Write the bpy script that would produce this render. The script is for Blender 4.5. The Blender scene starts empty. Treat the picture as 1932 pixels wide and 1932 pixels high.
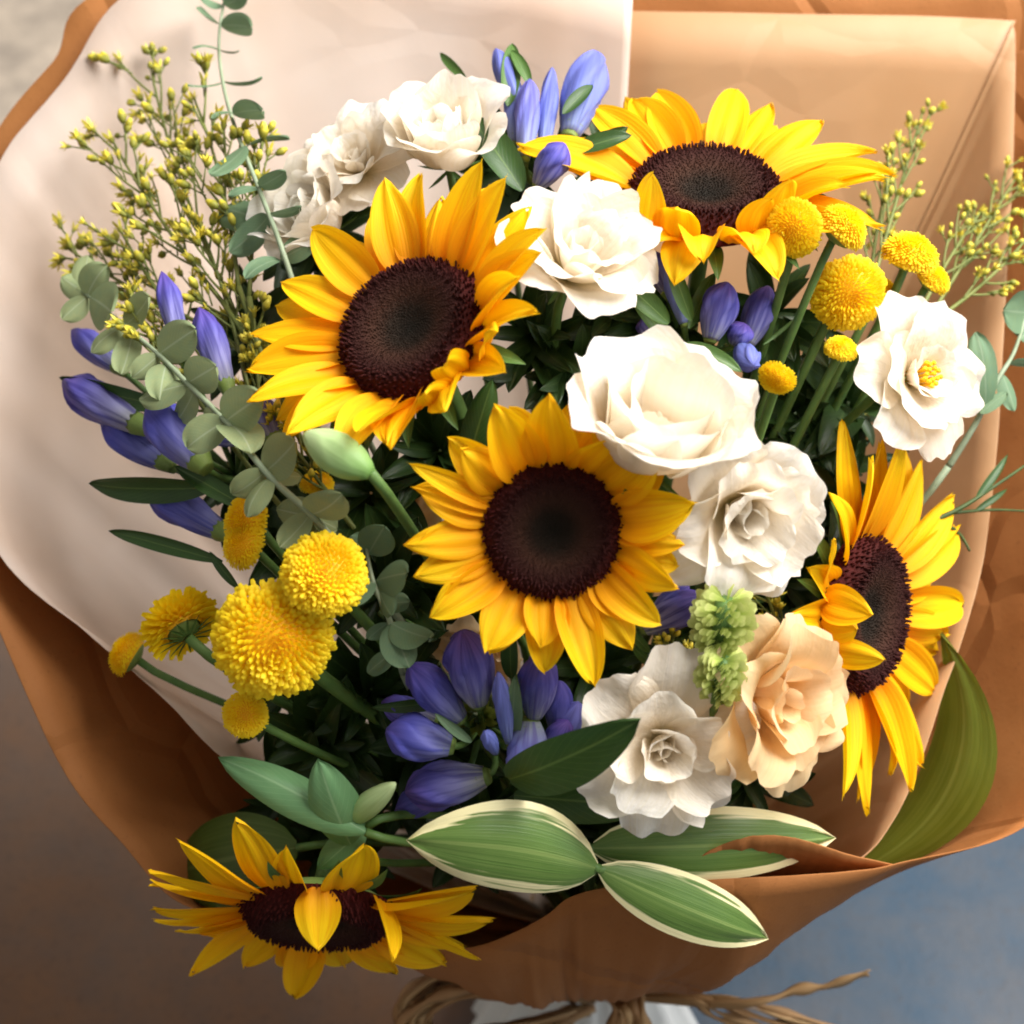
import bpy, math, random
from mathutils import Vector, Matrix, Quaternion, noise
random.seed(11)
R = math.radians
SC = bpy.context.scene
COL = SC.collection

# ------------------------------------------------------------------ camera, world, lights
PITCH = R(50)
D = 0.90                      # camera distance to the heart of the bouquet
S = 0.5 / 1932.0              # metres per picture unit at the heart of the bouquet
HEART = Vector((0, 0, 0.52))
UU = Vector((1, 0, 0))
VV = Vector((0, math.sin(PITCH), math.cos(PITCH)))
WW = Vector((0, -math.cos(PITCH), math.sin(PITCH)))
cam_d = bpy.data.cameras.new('camera'); cam = bpy.data.objects.new('camera', cam_d); COL.objects.link(cam)
cam.matrix_world = Matrix.Translation(HEART + WW * D) @ Matrix((UU, VV, WW)).transposed().to_4x4()
cam_d.sensor_width = 36; cam_d.lens = 36 * D / 0.5; cam_d.clip_start = 0.02; cam_d.clip_end = 60
cam_d.dof.use_dof = True; cam_d.dof.focus_distance = D - 0.03; cam_d.dof.aperture_fstop = 7.0
SC.camera = cam
world = bpy.data.worlds.new('World'); SC.world = world; world.use_nodes = True
bg = world.node_tree.nodes['Background']; bg.inputs[0].default_value = (1.0, 0.955, 0.90, 1); bg.inputs[1].default_value = 0.40
vs = SC.view_settings; vs.view_transform = 'Standard'; vs.look = 'None'; vs.exposure = 0.0; vs.gamma = 1.0
SC.cycles.use_denoising = True; SC.cycles.filter_width = 1.9; SC.cycles.use_adaptive_sampling = True; SC.cycles.adaptive_threshold = 0.03
SC.cycles.max_bounces = 6; SC.cycles.diffuse_bounces = 4; SC.cycles.transmission_bounces = 4; SC.cycles.glossy_bounces = 2

def area(name, pos, target, size, power, color):
    l = bpy.data.lights.new(name, 'AREA'); l.size = size; l.energy = power; l.color = color
    o = bpy.data.objects.new(name, l); COL.objects.link(o)
    o.location = pos; o.rotation_euler = (target - pos).to_track_quat('-Z', 'Y').to_euler()
    return o
def uvw(u, v, w): return HEART + UU * u + VV * v + WW * w
area('window_light', uvw(0.95, 1.15, 0.80), uvw(0, 0, 0), 1.35, 98, (1.0, 0.98, 0.96))
area('cool_window_light', uvw(1.6, -0.2, 0.5), uvw(0.1, -0.1, -0.1), 0.8, 4.5, (0.70, 0.84, 1.0))

# ------------------------------------------------------------------ helpers
def at(px, py, w=0.0):
    k = S * (D - w) / D
    return HEART + UU * ((px - 966) * k) + VV * ((966 - py) * k) + WW * w
def dome(px, py):
    r2 = ((px - 966) ** 2 + (py - 950) ** 2) / 1e6
    return 0.05 - 0.13 * r2
def ad(px, py, dw=0.0): return at(px, py, dome(px, py) + dw)
def sz(px, w): return px * S * (D - w) / D
def dirw(a, b, c): return UU * a + VV * b + WW * c

def lin(r, g, b):
    f = lambda c: (c / 255 / 12.92) if c / 255 <= 0.04045 else ((c / 255 + 0.055) / 1.055) ** 2.4
    return (f(r), f(g), f(b), 1)

def mesh(name, verts, faces, uvs=None, smooth=True):
    m = bpy.data.meshes.new(name)
    m.from_pydata([tuple(v) for v in verts], [], faces)
    if uvs:
        l = m.uv_layers.new(name='UVMap')
        for p in m.polygons:
            for li in p.loop_indices:
                l.data[li].uv = uvs[m.loops[li].vertex_index]
    if smooth:
        m.polygons.foreach_set('use_smooth', [True] * len(m.polygons))
    m.update()
    return m

def grid(name, nu, nv, f):
    vs_, uv, fs = [], [], []
    for j in range(nv + 1):
        for i in range(nu + 1):
            a, b = i / nu, j / nv
            vs_.append(f(a * 2 - 1, b)); uv.append((a, b))
    for j in range(nv):
        for i in range(nu):
            k = j * (nu + 1) + i
            fs.append((k, k + 1, k + nu + 2, k + nu + 1))
    return mesh(name, vs_, fs, uv)

def obj(name, me, mat, parent=None, mtx=None, kind=None):
    o = bpy.data.objects.new(name, me); COL.objects.link(o)
    if me is not None and mat is not None and (len(me.materials) == 0):
        me.materials.append(mat)
    if parent: o.parent = parent
    if mtx is not None: o.matrix_basis = mtx
    if kind: o['kind'] = kind
    return o

def thing(name, label, cat, mtx, group=None):
    o = bpy.data.objects.new(name, None); COL.objects.link(o)
    o.empty_display_size = 0.02
    o.matrix_basis = mtx
    o['label'] = label; o['category'] = cat
    if group: o['group'] = group
    return o

def frame(P, Y, Z):
    """matrix with +Y along Y and +Z close to Z"""
    y = Y.normalized(); x = y.cross(Z)
    if x.length < 1e-6: x = y.orthogonal()
    x.normalize(); z = x.cross(y)
    return Matrix.Translation(P) @ Matrix((x, y, z)).transposed().to_4x4()

def tube_data(pts, rads, n=6, caps=True):
    vs_, fs, uv = [], [], []
    prev = None
    for i, p in enumerate(pts):
        t = (pts[min(i + 1, len(pts) - 1)] - pts[max(i - 1, 0)]).normalized()
        if prev is None: a = t.orthogonal().normalized()
        else:
            a = prev - t * prev.dot(t)
            a = a.normalized() if a.length > 1e-9 else t.orthogonal().normalized()
        prev = a; b = t.cross(a)
        r = rads[i] if isinstance(rads, (list, tuple)) else rads
        for k in range(n):
            an = 2 * math.pi * k / n
            vs_.append(p + a * (math.cos(an) * r) + b * (math.sin(an) * r)); uv.append((k / n, i / (len(pts) - 1)))
    for i in range(len(pts) - 1):
        for k in range(n):
            fs.append((i * n + k, i * n + (k + 1) % n, (i + 1) * n + (k + 1) % n, (i + 1) * n + k))
    if caps:
        fs.append(tuple(range(n - 1, -1, -1))); fs.append(tuple((len(pts) - 1) * n + k for k in range(n)))
    return vs_, fs, uv
def tube(name, pts, rads, n=6): return mesh(name, *tube_data(pts, rads, n))

def bez(p0, p1, p2, p3, n):
    out = []
    for i in range(n + 1):
        t = i / n; u = 1 - t
        out.append(p0 * u ** 3 + p1 * (3 * u * u * t) + p2 * (3 * u * t * t) + p3 * t ** 3)
    return out
def crom(P, n, closed=False):
    out = []; m = len(P); rng = m if closed else m - 1
    g = (lambda i: P[i % m]) if closed else (lambda i: P[max(0, min(m - 1, i))])
    for i in range(rng):
        a, b, c, d = g(i - 1), g(i), g(i + 1), g(i + 2)
        for k in range(n):
            t = k / n
            out.append(0.5 * ((2 * b) + (c - a) * t + (2 * a - 5 * b + 4 * c - d) * t * t + (3 * b - a - 3 * c + d) * t ** 3))
    if not closed: out.append(P[-1].copy())
    return out
def keys(ks, t):
    if len(ks) == 1: return ks[0]
    x = t * (len(ks) - 1); i = min(int(x), len(ks) - 2); f = x - i; f = f * f * (3 - 2 * f)
    return ks[i] * (1 - f) + ks[i + 1] * f

# ------------------------------------------------------------------ materials
class NT:
    def __init__(self, name):
        self.m = bpy.data.materials.new(name); self.m.use_nodes = True
        self.t = self.m.node_tree; self.t.nodes.clear()
        self.out = self.n('ShaderNodeOutputMaterial')
    def n(self, typ, **kw):
        x = self.t.nodes.new(typ)
        for k, v in kw.items(): setattr(x, k, v)
        return x
    def l(self, a, b): self.t.links.new(a, b)
    def put(self, sock, v):
        if hasattr(v, 'links') or isinstance(v, bpy.types.NodeSocket): self.l(v, sock)
        else: sock.default_value = v
    def math(self, op, a, b=0.0, clamp=False):
        x = self.n('ShaderNodeMath', operation=op, use_clamp=clamp); self.put(x.inputs[0], a); self.put(x.inputs[1], b); return x.outputs[0]
    def mix(self, f, a, b, blend='MIX'):
        x = self.n('ShaderNodeMix', data_type='RGBA', blend_type=blend, clamp_factor=True)
        self.put(x.inputs['Factor'], f); self.put(x.inputs[6], a); self.put(x.inputs[7], b); return x.outputs[2]
    def ramp(self, f, stops, interp='LINEAR'):
        x = self.n('ShaderNodeValToRGB'); cr = x.color_ramp; cr.interpolation = interp
        while len(cr.elements) < len(stops): cr.elements.new(0.5)
        for e, (p, c) in zip(cr.elements, stops): e.position = p; e.color = c
        self.put(x.inputs[0], f); return x.outputs[0]
    def map(self, f, a, b, c, d):
        x = self.n('ShaderNodeMapRange'); self.put(x.inputs[0], f)
        for i, v in enumerate((a, b, c, d)): x.inputs[i + 1].default_value = v
        return x.outputs[0]
    def uv(self, sx=1, sy=1, rnd=True):
        u = self.n('ShaderNodeUVMap'); u.uv_map = 'UVMap'
        mp = self.n('ShaderNodeMapping'); self.l(u.outputs[0], mp.inputs[0]); mp.inputs['Scale'].default_value = (sx, sy, 1)
        if rnd:
            oi = self.n('ShaderNodeObjectInfo'); c = self.n('ShaderNodeCombineXYZ')
            self.l(self.math('MULTIPLY', oi.outputs['Random'], 37.0), c.inputs[0]); self.l(self.math('MULTIPLY', oi.outputs['Random'], 91.0), c.inputs[2])
            self.l(c.outputs[0], mp.inputs['Location'])
        return mp.outputs[0]
    def uvxy(self):
        u = self.n('ShaderNodeUVMap'); u.uv_map = 'UVMap'; s = self.n('ShaderNodeSeparateXYZ'); self.l(u.outputs[0], s.inputs[0]); return s.outputs[0], s.outputs[1]
    def noise(self, vec, scale, detail=3, rough=0.5):
        x = self.n('ShaderNodeTexNoise'); 
        if vec is not None: self.l(vec, x.inputs['Vector'])
        x.inputs['Scale'].default_value = scale; x.inputs['Detail'].default_value = detail; x.inputs['Roughness'].default_value = rough
        return x.outputs[0]
    def objco(self):
        return self.n('ShaderNodeTexCoord').outputs['Object']
    def rnd(self): return self.n('ShaderNodeObjectInfo').outputs['Random']
    def finish(self, color, rough=0.5, transl=0.0, tcol=None, bump=None, bstr=0.3, bdist=0.001, spec=0.4, sheen=0.0, coat=0.0):
        p = self.n('ShaderNodeBsdfPrincipled'); self.put(p.inputs['Base Color'], color); self.put(p.inputs['Roughness'], rough)
        p.inputs['Specular IOR Level'].default_value = spec
        p.inputs['Sheen Weight'].default_value = sheen; p.inputs['Coat Weight'].default_value = coat
        if bump is not None:
            b = self.n('ShaderNodeBump'); b.inputs['Strength'].default_value = bstr; b.inputs['Distance'].default_value = bdist
            self.l(bump, b.inputs['Height']); self.l(b.outputs[0], p.inputs['Normal'])
        sh = p.outputs[0]
        if transl > 0:
            t = self.n('ShaderNodeBsdfTranslucent'); self.put(t.inputs[0], tcol if tcol is not None else color)
            m = self.n('ShaderNodeMixShader'); m.inputs[0].default_value = transl
            self.l(sh, m.inputs[1]); self.l(t.outputs[0], m.inputs[2]); sh = m.outputs[0]
        self.l(sh, self.out.inputs[0]); return self.m

def petal_mat(name, stops, transl, streak=0.2, rough=0.5, vary=None, sx=16, sy=1.2, bstr=0.35, spec=0.3, scol=None, soft=False):
    k = NT(name); u, v = k.uvxy()
    c = k.ramp(v, stops)
    st = k.noise(k.uv(sx, sy), 1.0, 3)
    c = k.mix(k.math('MULTIPLY', k.map(st, 0.42, 0.62, 0, 1), streak), c, scol or stops[0][1])
    if vary: c = k.mix(k.math('MULTIPLY', k.rnd(), 0.55), c, vary, 'MIX')
    if soft:
        big = k.noise(k.uv(4, 3), 1.2, 4); st = k.math('ADD', k.math('MULTIPLY', st, 0.35), k.math('MULTIPLY', big, 2.2))
    return k.finish(c, rough, transl, None, st, bstr, 0.0008 if not soft else 0.0022, spec)

def leaf_mat(name, c1, c2, vein, transl=0.2, rough=0.42, veins=True, margin=None, spec=0.4, par=False):
    k = NT(name); u, v = k.uvxy()
    d = k.math('ABSOLUTE', k.math('SUBTRACT', u, 0.5))
    nz = k.noise(k.uv(3, 4), 2.0, 4)
    c = k.mix(nz, c1, c2); c = k.mix(k.math('MULTIPLY', k.rnd(), 0.4), c, c2)
    if par:   # parallel veins along the blade
        w = k.noise(k.uv(60, 0.7), 1.0, 2); w = k.map(w, 0.45, 0.75, 0, 1)
        st = k.noise(k.uv(24, 1.0), 1.0, 2)
        c = k.mix(k.math('MULTIPLY', k.map(st, 0.45, 0.7, 0, 1), 0.3), c, vein)
        c = k.mix(k.map(k.noise(k.uv(2.2, 3), 1.5, 5), 0.45, 0.75, 0, 0.4), c, c2)
        h = w
    else:
        w = k.math('SINE', k.math('MULTIPLY', k.math('SUBTRACT', v, k.math('MULTIPLY', d, 0.7)), 75.0))
        w = k.map(w, 0.86, 1, 0, 1); h = w
    mid = k.map(d, 0.012, 0.035, 1, 0)
    if veins:
        c = k.mix(k.math('MULTIPLY', w, 0.18), c, vein); c = k.mix(k.math('MULTIPLY', mid, 0.65), c, vein)
    if margin:
        st = k.noise(k.uv(7, 0.9), 1.3, 3)
        e = k.math('ADD', d, k.math('MULTIPLY', k.math('SUBTRACT', st, 0.5), 0.5))
        e = k.math('ADD', e, k.map(v, 0.72, 1.0, 0, 0.2)); e = k.math('ADD', e, k.math('MULTIPLY', k.math('SUBTRACT', u, 0.5), 0.09))
        c = k.mix(k.map(e, 0.365, 0.40, 0, 1), c, margin)
    return k.finish(c, rough, transl, None, h, 0.25, 0.0006, spec)

def plain_mat(name, c1, c2, scale=60, rough=0.55, transl=0, bstr=0.2, spec=0.35):
    k = NT(name); nz = k.noise(k.objco(), scale, 4)
    return k.finish(k.mix(k.map(nz, 0.3, 0.7, 0, 1), c1, c2), rough, transl, None, nz, bstr, 0.001, spec)

SUN = petal_mat('sunflower_petal', [(0, lin(236, 138, 4)), (0.25, lin(253, 178, 6)), (0.6, lin(255, 206, 10)), (1, lin(255, 218, 24))], 0.36, 0.5, 0.6, vary=lin(255, 190, 6), sx=26, sy=0.8, bstr=0.6, scol=lin(240, 158, 4), spec=0.2)
ROSE = petal_mat('cream_petal', [(0, lin(226, 212, 150)), (0.35, lin(249, 238, 220)), (1, lin(253, 250, 244))], 0.5, 0.14, 0.75, vary=lin(250, 236, 214), bstr=0.45, spec=0.12, sx=30, soft=True)
PEACH = petal_mat('peach_petal', [(0, lin(224, 184, 104)), (0.35, lin(242, 206, 150)), (1, lin(248, 222, 182))], 0.5, 0.16, 0.75, spec=0.12, sx=30, soft=True, vary=lin(244, 208, 150), bstr=0.25)
GENT = petal_mat('gentian_bud', [(0, lin(176, 178, 160)), (0.3, lin(148, 146, 196)), (0.65, lin(104, 98, 186)), (1, lin(112, 82, 170))], 0.18, 0.75, 0.55, vary=lin(78, 88, 186), sx=22, sy=1.0, scol=lin(58, 50, 128), bstr=0.6)
GENT_L = petal_mat('gentian_bud_pale', [(0, lin(150, 160, 160)), (0.4, lin(128, 134, 210)), (1, lin(128, 122, 214))], 0.25, 0.7, 0.55, vary=lin(118, 140, 214), sx=22, sy=1.0, scol=lin(92, 84, 160), bstr=0.6)
POM = petal_mat('button_floret', [(0, lin(252, 204, 6)), (0.4, lin(254, 218, 10)), (1, lin(255, 230, 40))], 0.38, 0.12, 0.55, sx=4)
POMC = plain_mat('button_core', lin(248, 190, 6), lin(236, 180, 8))
GREEN = leaf_mat('dark_leaf', lin(38, 66, 28), lin(56, 86, 34), lin(96, 122, 60), 0.14)
GREENG = leaf_mat('gentian_leaf', lin(58, 92, 38), lin(84, 116, 52), lin(122, 146, 82), 0.18)
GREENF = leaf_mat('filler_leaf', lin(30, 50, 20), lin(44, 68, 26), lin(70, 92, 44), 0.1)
EUC = leaf_mat('eucalyptus_leaf', lin(124, 148, 112), lin(152, 158, 108), lin(168, 180, 150), 0.25, 0.6, spec=0.25)
EUCD = leaf_mat('eucalyptus_leaf_deep', lin(92, 124, 100), lin(112, 134, 96), lin(138, 156, 128), 0.2, 0.6, spec=0.25)
VARI = leaf_mat('variegated_leaf', lin(72, 104, 42), lin(94, 124, 56), lin(136, 156, 86), 0.16, 0.38, margin=lin(240, 230, 176), par=True)
BROAD = leaf_mat('broad_leaf', lin(88, 100, 20), lin(112, 122, 34), lin(140, 150, 66), 0.3, 0.4, par=True)
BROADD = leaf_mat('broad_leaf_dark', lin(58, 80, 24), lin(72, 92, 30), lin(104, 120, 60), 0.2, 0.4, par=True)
SOFT = leaf_mat('soft_leaf', lin(96, 144, 96), lin(118, 160, 108), lin(150, 186, 138), 0.25, 0.5)
STEM = plain_mat('stem_green', lin(72, 104, 50), lin(96, 124, 62), 90)
STEMD = plain_mat('stem_dark', lin(52, 70, 32), lin(70, 88, 40), 90)
STEME = plain_mat('stem_eucalyptus', lin(150, 164, 136), lin(126, 138, 108), 90)
STEMF = plain_mat('stem_filler', lin(96, 108, 48), lin(118, 122, 62), 90)
CALYX = plain_mat('calyx_green', lin(98, 122, 56), lin(126, 144, 74), 70)
LBUD = petal_mat('lisianthus_bud', [(0, lin(120, 160, 84)), (0.3, lin(168, 204, 132)), (1, lin(206, 224, 166))], 0.25, 0.2, 0.45)
FLUFF = petal_mat('green_floret', [(0, lin(140, 164, 70)), (0.6, lin(192, 206, 108)), (1, lin(222, 226, 148))], 0.25, 0.2, 0.55)
def bud_mat():
    k = NT('filler_bud'); u, v = k.uvxy()
    c = k.ramp(v, [(0, lin(98, 108, 40)), (0.5, lin(160, 154, 44)), (0.7, lin(228, 208, 60)), (1, lin(244, 226, 90))])
    c = k.mix(k.math('MULTIPLY', k.rnd(), 0.5), c, lin(150, 146, 54)); return k.finish(c, 0.55, 0.15)
BUD = bud_mat()
def disc_mat():
    k = NT('sunflower_disc'); s = k.n('ShaderNodeSeparateXYZ'); k.l(k.objco(), s.inputs[0])
    r = k.math('SQRT', k.math('ADD', k.math('POWER', s.outputs[0], 2.0), k.math('POWER', s.outputs[1], 2.0)))
    nz = k.noise(k.objco(), 900, 2)
    r = k.math('ADD', r, k.math('MULTIPLY', k.math('SUBTRACT', nz, 0.5), 0.08))
    c = k.ramp(r, [(0, lin(22, 20, 12)), (0.26, lin(36, 26, 16)), (0.44, lin(62, 36, 24)), (0.58, lin(54, 25, 17)), (0.74, lin(52, 14, 11)), (1, lin(76, 16, 12))])
    c = k.mix(k.map(nz, 0.58, 0.8, 0, 0.4), c, lin(96, 46, 30))
    return k.finish(c, 0.75, 0, None, nz, 0.4, 0.01, 0.2)
DISC = disc_mat()
def paper_mat(name, c1, c2, transl, rough, tcol=None, fib=0.0, spec=0.3, crease=5.0, speck=0.0, bs=0.3):
    k = NT(name); co = k.objco()
    big = k.noise(co, 9, 3); fine = k.noise(co, 420, 3)
    c = k.mix(k.map(big, 0.3, 0.7, 0, 1), c1, c2)
    if fib:
        mp = k.n('ShaderNodeMapping'); k.l(co, mp.inputs[0]); mp.inputs['Scale'].default_value = (30, 30, 420)
        fb = k.noise(mp.outputs[0], 1.0, 2); c = k.mix(k.math('MULTIPLY', k.map(fb, 0.4, 0.7, 0, 1), fib), c, lin(120, 72, 36))
    vo = k.n('ShaderNodeTexVoronoi'); vo.feature = 'DISTANCE_TO_EDGE'; vo.inputs['Scale'].default_value = crease
    ds = k.n('ShaderNodeVectorMath', operation='ADD'); k.l(co, ds.inputs[0])
    nv = k.n('ShaderNodeTexNoise'); k.l(co, nv.inputs['Vector']); nv.inputs['Scale'].default_value = 7.0
    sc_ = k.n('ShaderNodeVectorMath', operation='SCALE'); k.l(nv.outputs[1], sc_.inputs[0]); sc_.inputs['Scale'].default_value = 0.10
    k.l(sc_.outputs[0], ds.inputs[1]); k.l(ds.outputs[0], vo.inputs['Vector'])
    cz = k.map(vo.outputs[0], 0.0, 0.06, 0, 1)
    fk = k.map(fine, 0.62, 0.78, 0, 1); c = k.mix(k.math('MULTIPLY', fk, speck), c, lin(110, 70, 40))
    h = k.math('ADD', k.math('MULTIPLY', cz, 0.30), k.math('ADD', k.math('MULTIPLY', k.noise(co, 13, 3), 0.55), k.math('MULTIPLY', fine, 0.03)))
    return k.finish(c, rough, transl, tcol, h, bs, 0.006, spec)
KRAFT = paper_mat('kraft_paper', lin(166, 110, 62), lin(150, 94, 48), 0.08, 0.7, lin(200, 116, 56), 0.0, 0.2, 7.0, 0.5, 0.9)
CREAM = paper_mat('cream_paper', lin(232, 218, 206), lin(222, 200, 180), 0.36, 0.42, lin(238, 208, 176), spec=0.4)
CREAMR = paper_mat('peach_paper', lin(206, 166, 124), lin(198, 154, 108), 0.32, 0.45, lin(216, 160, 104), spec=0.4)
TISSUE = paper_mat('white_tissue', lin(232, 232, 226), lin(220, 222, 220), 0.2, 0.7)
def raffia_mat():
    k = NT('raffia'); c = k.mix(k.noise(k.uv(3, 14), 2.0, 3), lin(172, 130, 84), lin(132, 92, 54))
    c = k.mix(k.rnd(), c, lin(196, 160, 112)); return k.finish(c, 0.6, 0.1)
RAFFIA = raffia_mat()
def floor_mat():
    k = NT('concrete_floor'); co = k.objco()
    n1 = k.noise(co, 2.2, 5, 0.6); n2 = k.noise(co, 16, 6, 0.65); n3 = k.noise(co, 160, 3)
    sp = k.n('ShaderNodeSeparateXYZ'); k.l(co, sp.inputs[0])
    # light put into the floor colour: warm brown shade left, blue daylight right
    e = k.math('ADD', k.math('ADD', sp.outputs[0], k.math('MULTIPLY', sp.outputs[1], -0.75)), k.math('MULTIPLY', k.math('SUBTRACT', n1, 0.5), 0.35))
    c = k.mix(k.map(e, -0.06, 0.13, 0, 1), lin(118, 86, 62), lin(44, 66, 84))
    # the brighter light behind the bouquet is painted in as a pale tone
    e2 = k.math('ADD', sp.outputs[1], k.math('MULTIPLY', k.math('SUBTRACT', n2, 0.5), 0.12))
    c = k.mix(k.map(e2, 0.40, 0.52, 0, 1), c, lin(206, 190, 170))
    c = k.mix(k.math('MULTIPLY', k.map(n2, 0.38, 0.66, 0, 1), 0.5), c, lin(84, 80, 78))
    c = k.mix(k.math('MULTIPLY', k.map(n3, 0.55, 0.75, 0, 1), 0.35), c, lin(60, 54, 50))
    c = k.mix(k.math('MULTIPLY', k.map(n1, 0.45, 0.75, 0, 1), 0.3), c, lin(140, 128, 118))
    return k.finish(c, 0.62, 0, None, k.math('ADD', n2, k.math('MULTIPLY', n3, 0.4)), 0.3, 0.004, 0.3)
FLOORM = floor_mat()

# ------------------------------------------------------------------ the floor and the paper wrap
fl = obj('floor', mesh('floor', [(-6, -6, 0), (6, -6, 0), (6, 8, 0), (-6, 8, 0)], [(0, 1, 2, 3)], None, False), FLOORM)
fl['kind'] = 'structure'
TIE = Vector((0.045, -0.035, 0.165))

def loft(name, mat, cols, ring, nseg=10, rows=18, wr=0.003, seed=0, closed=False, parent=None, thick=0.0006):
    """cols: list of (rim point, control point). A sheet of paper that runs from its rim down to the tie."""
    rim = crom([c[0] for c in cols], nseg, closed); ctl = crom([c[1] for c in cols], nseg, closed)
    n = len(rim); vs_, fs, uv = [], [], []
    for i in range(n):
        p0, p1 = rim[i], ctl[i]
        h = Vector((p0.x - TIE.x, p0.y - TIE.y, 0)); h.normalize()
        p2 = TIE + h * ring
        for j in range(rows + 1):
            t = j / rows; u = 1 - t
            p = p0 * (u * u) + p1 * (2 * u * t) + p2 * (t * t)
            a = i / n * 17.0
            d = noise.noise(Vector((a * 1.4 + seed, t * 2.2, seed))) * wr * 2.2 + noise.noise(Vector((a * 4.5 + seed, t * 1.5 + a * 0.6, 3 + seed))) * wr * 0.9
            # pleats gather towards the tie
            d += math.sin(i * 2.1 + seed) * wr * 0.9 * t * t
            p = p + h * (d * (0.12 + 0.88 * min(1, t * 3)))
            p.z += noise.noise(Vector((a * 1.1, seed + 5, t))) * wr * 0.15 * u
            vs_.append(p); uv.append((i / n, t))
    m = n if closed else n - 1
    for i in range(m):
        for j in range(rows):
            a = i * (rows + 1) + j; b = ((i + 1) % n) * (rows + 1) + j
            fs.append((a, b, b + 1, a + 1))
    o = obj(name, mesh(name, vs_, fs, uv), mat, parent)
    md = o.modifiers.new('thickness', 'SOLIDIFY'); md.thickness = thick; md.offset = 0
    return o
def col(px, py, w, bulge=0.03, drop=0.5, ctl=None):
    p = at(px, py, w)
    if ctl: return (p, at(*ctl))
    h = Vector((p.x - TIE.x, p.y - TIE.y, 0)); h.normalize()
    c = p.lerp(TIE, drop) + h * bulge - Vector((0, 0, 0.02))
    return (p, c)
def tag(o, label, cat, group=None):
    o['label'] = label; o['category'] = cat
    if group: o['group'] = group
    return o

kraft = loft('kraft_paper_wrap', KRAFT, [
    col(1085, 1690, 0.0, ctl=(1090, 2010, -0.10)), col(1200, 1668, 0.005, ctl=(1190, 2020, -0.09)), col(1330, 1660, 0.01, ctl=(1300, 2015, -0.08)), col(1450, 1655, 0.01, ctl=(1390, 1985, -0.07)),
    col(1590, 1645, 0.0, ctl=(1460, 1890, -0.09)), col(1700, 1628, -0.01, ctl=(1510, 1770, -0.13)), col(1932, 1560, -0.03, ctl=(1600, 1640, -0.20)),
    col(2060, 1380, -0.055, 0.01), col(2090, 1000, -0.08, 0.02), col(2080, 500, -0.11, 0.03), col(2060, 150, -0.135, 0.03), col(2010, -90, -0.15, 0.03),
    col(1500, -80, -0.16, 0.03), col(900, -170, -0.16, 0.03), col(222, -30, -0.15, 0.03), col(100, 115, -0.145, 0.03), col(-15, 262, -0.14, 0.03), col(-150, 560, -0.12, 0.03), col(-130, 880, -0.09, 0.02),
    col(-10, 1170, -0.06, 0.01), col(118, 1450, -0.045, 0.0), col(230, 1590, -0.045, 0.0), col(335, 1700, -0.05, ctl=(560, 1760, -0.18)), col(470, 1735, -0.06, ctl=(680, 1800, -0.19)),
    col(620, 1762, -0.065, ctl=(790, 1840, -0.17)), col(760, 1785, -0.05, ctl=(850, 1930, -0.14)), col(870, 1790, -0.035, ctl=(920, 1985, -0.115)), col(960, 1765, -0.02, ctl=(980, 2000, -0.105)), col(1030, 1728, -0.008, ctl=(1035, 2008, -0.10))],
    0.026, closed=True, wr=0.0028, seed=2.0)
tag(kraft, 'brown kraft paper wrapped as a wide cone around the whole bouquet', 'wrapping paper')
# the folded-over flap inside the front lip
flap = loft('folded_flap', KRAFT, [col(1280, 1642, 0.012, ctl=(1330, 1740, -0.05)), col(1350, 1600, 0.014, ctl=(1360, 1740, -0.05)), col(1430, 1577, 0.014, ctl=(1440, 1740, -0.05)), col(1510, 1584, 0.008, ctl=(1500, 1740, -0.06)),
    col(1600, 1612, -0.004, ctl=(1560, 1740, -0.07)), col(1690, 1632, -0.016, ctl=(1620, 1720, -0.08))], 0.018, wr=0.002, seed=9.0, parent=kraft)

creamL = loft('cream_paper_sheet', CREAM, [
    col(640, 1600, -0.10, 0.0), col(425, 1432, -0.045, 0.0), col(290, 1300, -0.040, 0.0), col(160, 1190, -0.045, 0.005), col(0, 1048, -0.06, 0.01), col(-90, 820, -0.10, 0.02),
    col(-100, 520, -0.115, 0.025), col(0, 302, -0.125, 0.025), col(120, 150, -0.135, 0.025), col(245, -15, -0.14, 0.025), col(520, -120, -0.15, 0.025), col(900, -90, -0.15, 0.025), col(1195, -25, -0.142, 0.024)],
    0.020, wr=0.0035, seed=4.2)
tag(creamL, 'pale cream waxed sheet cupping the eucalyptus and yellow filler sprays', 'wrapping paper', 'cream liner sheets')
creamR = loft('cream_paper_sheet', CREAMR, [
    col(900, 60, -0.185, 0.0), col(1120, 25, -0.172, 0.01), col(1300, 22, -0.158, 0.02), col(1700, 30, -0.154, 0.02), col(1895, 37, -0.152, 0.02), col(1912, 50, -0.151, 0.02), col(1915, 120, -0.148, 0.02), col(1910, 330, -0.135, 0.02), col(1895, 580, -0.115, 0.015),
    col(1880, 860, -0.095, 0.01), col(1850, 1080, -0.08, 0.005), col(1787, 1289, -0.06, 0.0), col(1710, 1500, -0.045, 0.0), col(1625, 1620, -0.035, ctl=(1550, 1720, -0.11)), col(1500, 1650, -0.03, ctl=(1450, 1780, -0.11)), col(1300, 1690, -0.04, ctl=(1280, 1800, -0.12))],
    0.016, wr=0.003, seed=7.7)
tag(creamR, 'peach cream liner sheet with a square corner behind the white lisianthus', 'wrapping paper', 'cream liner sheets')

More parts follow.
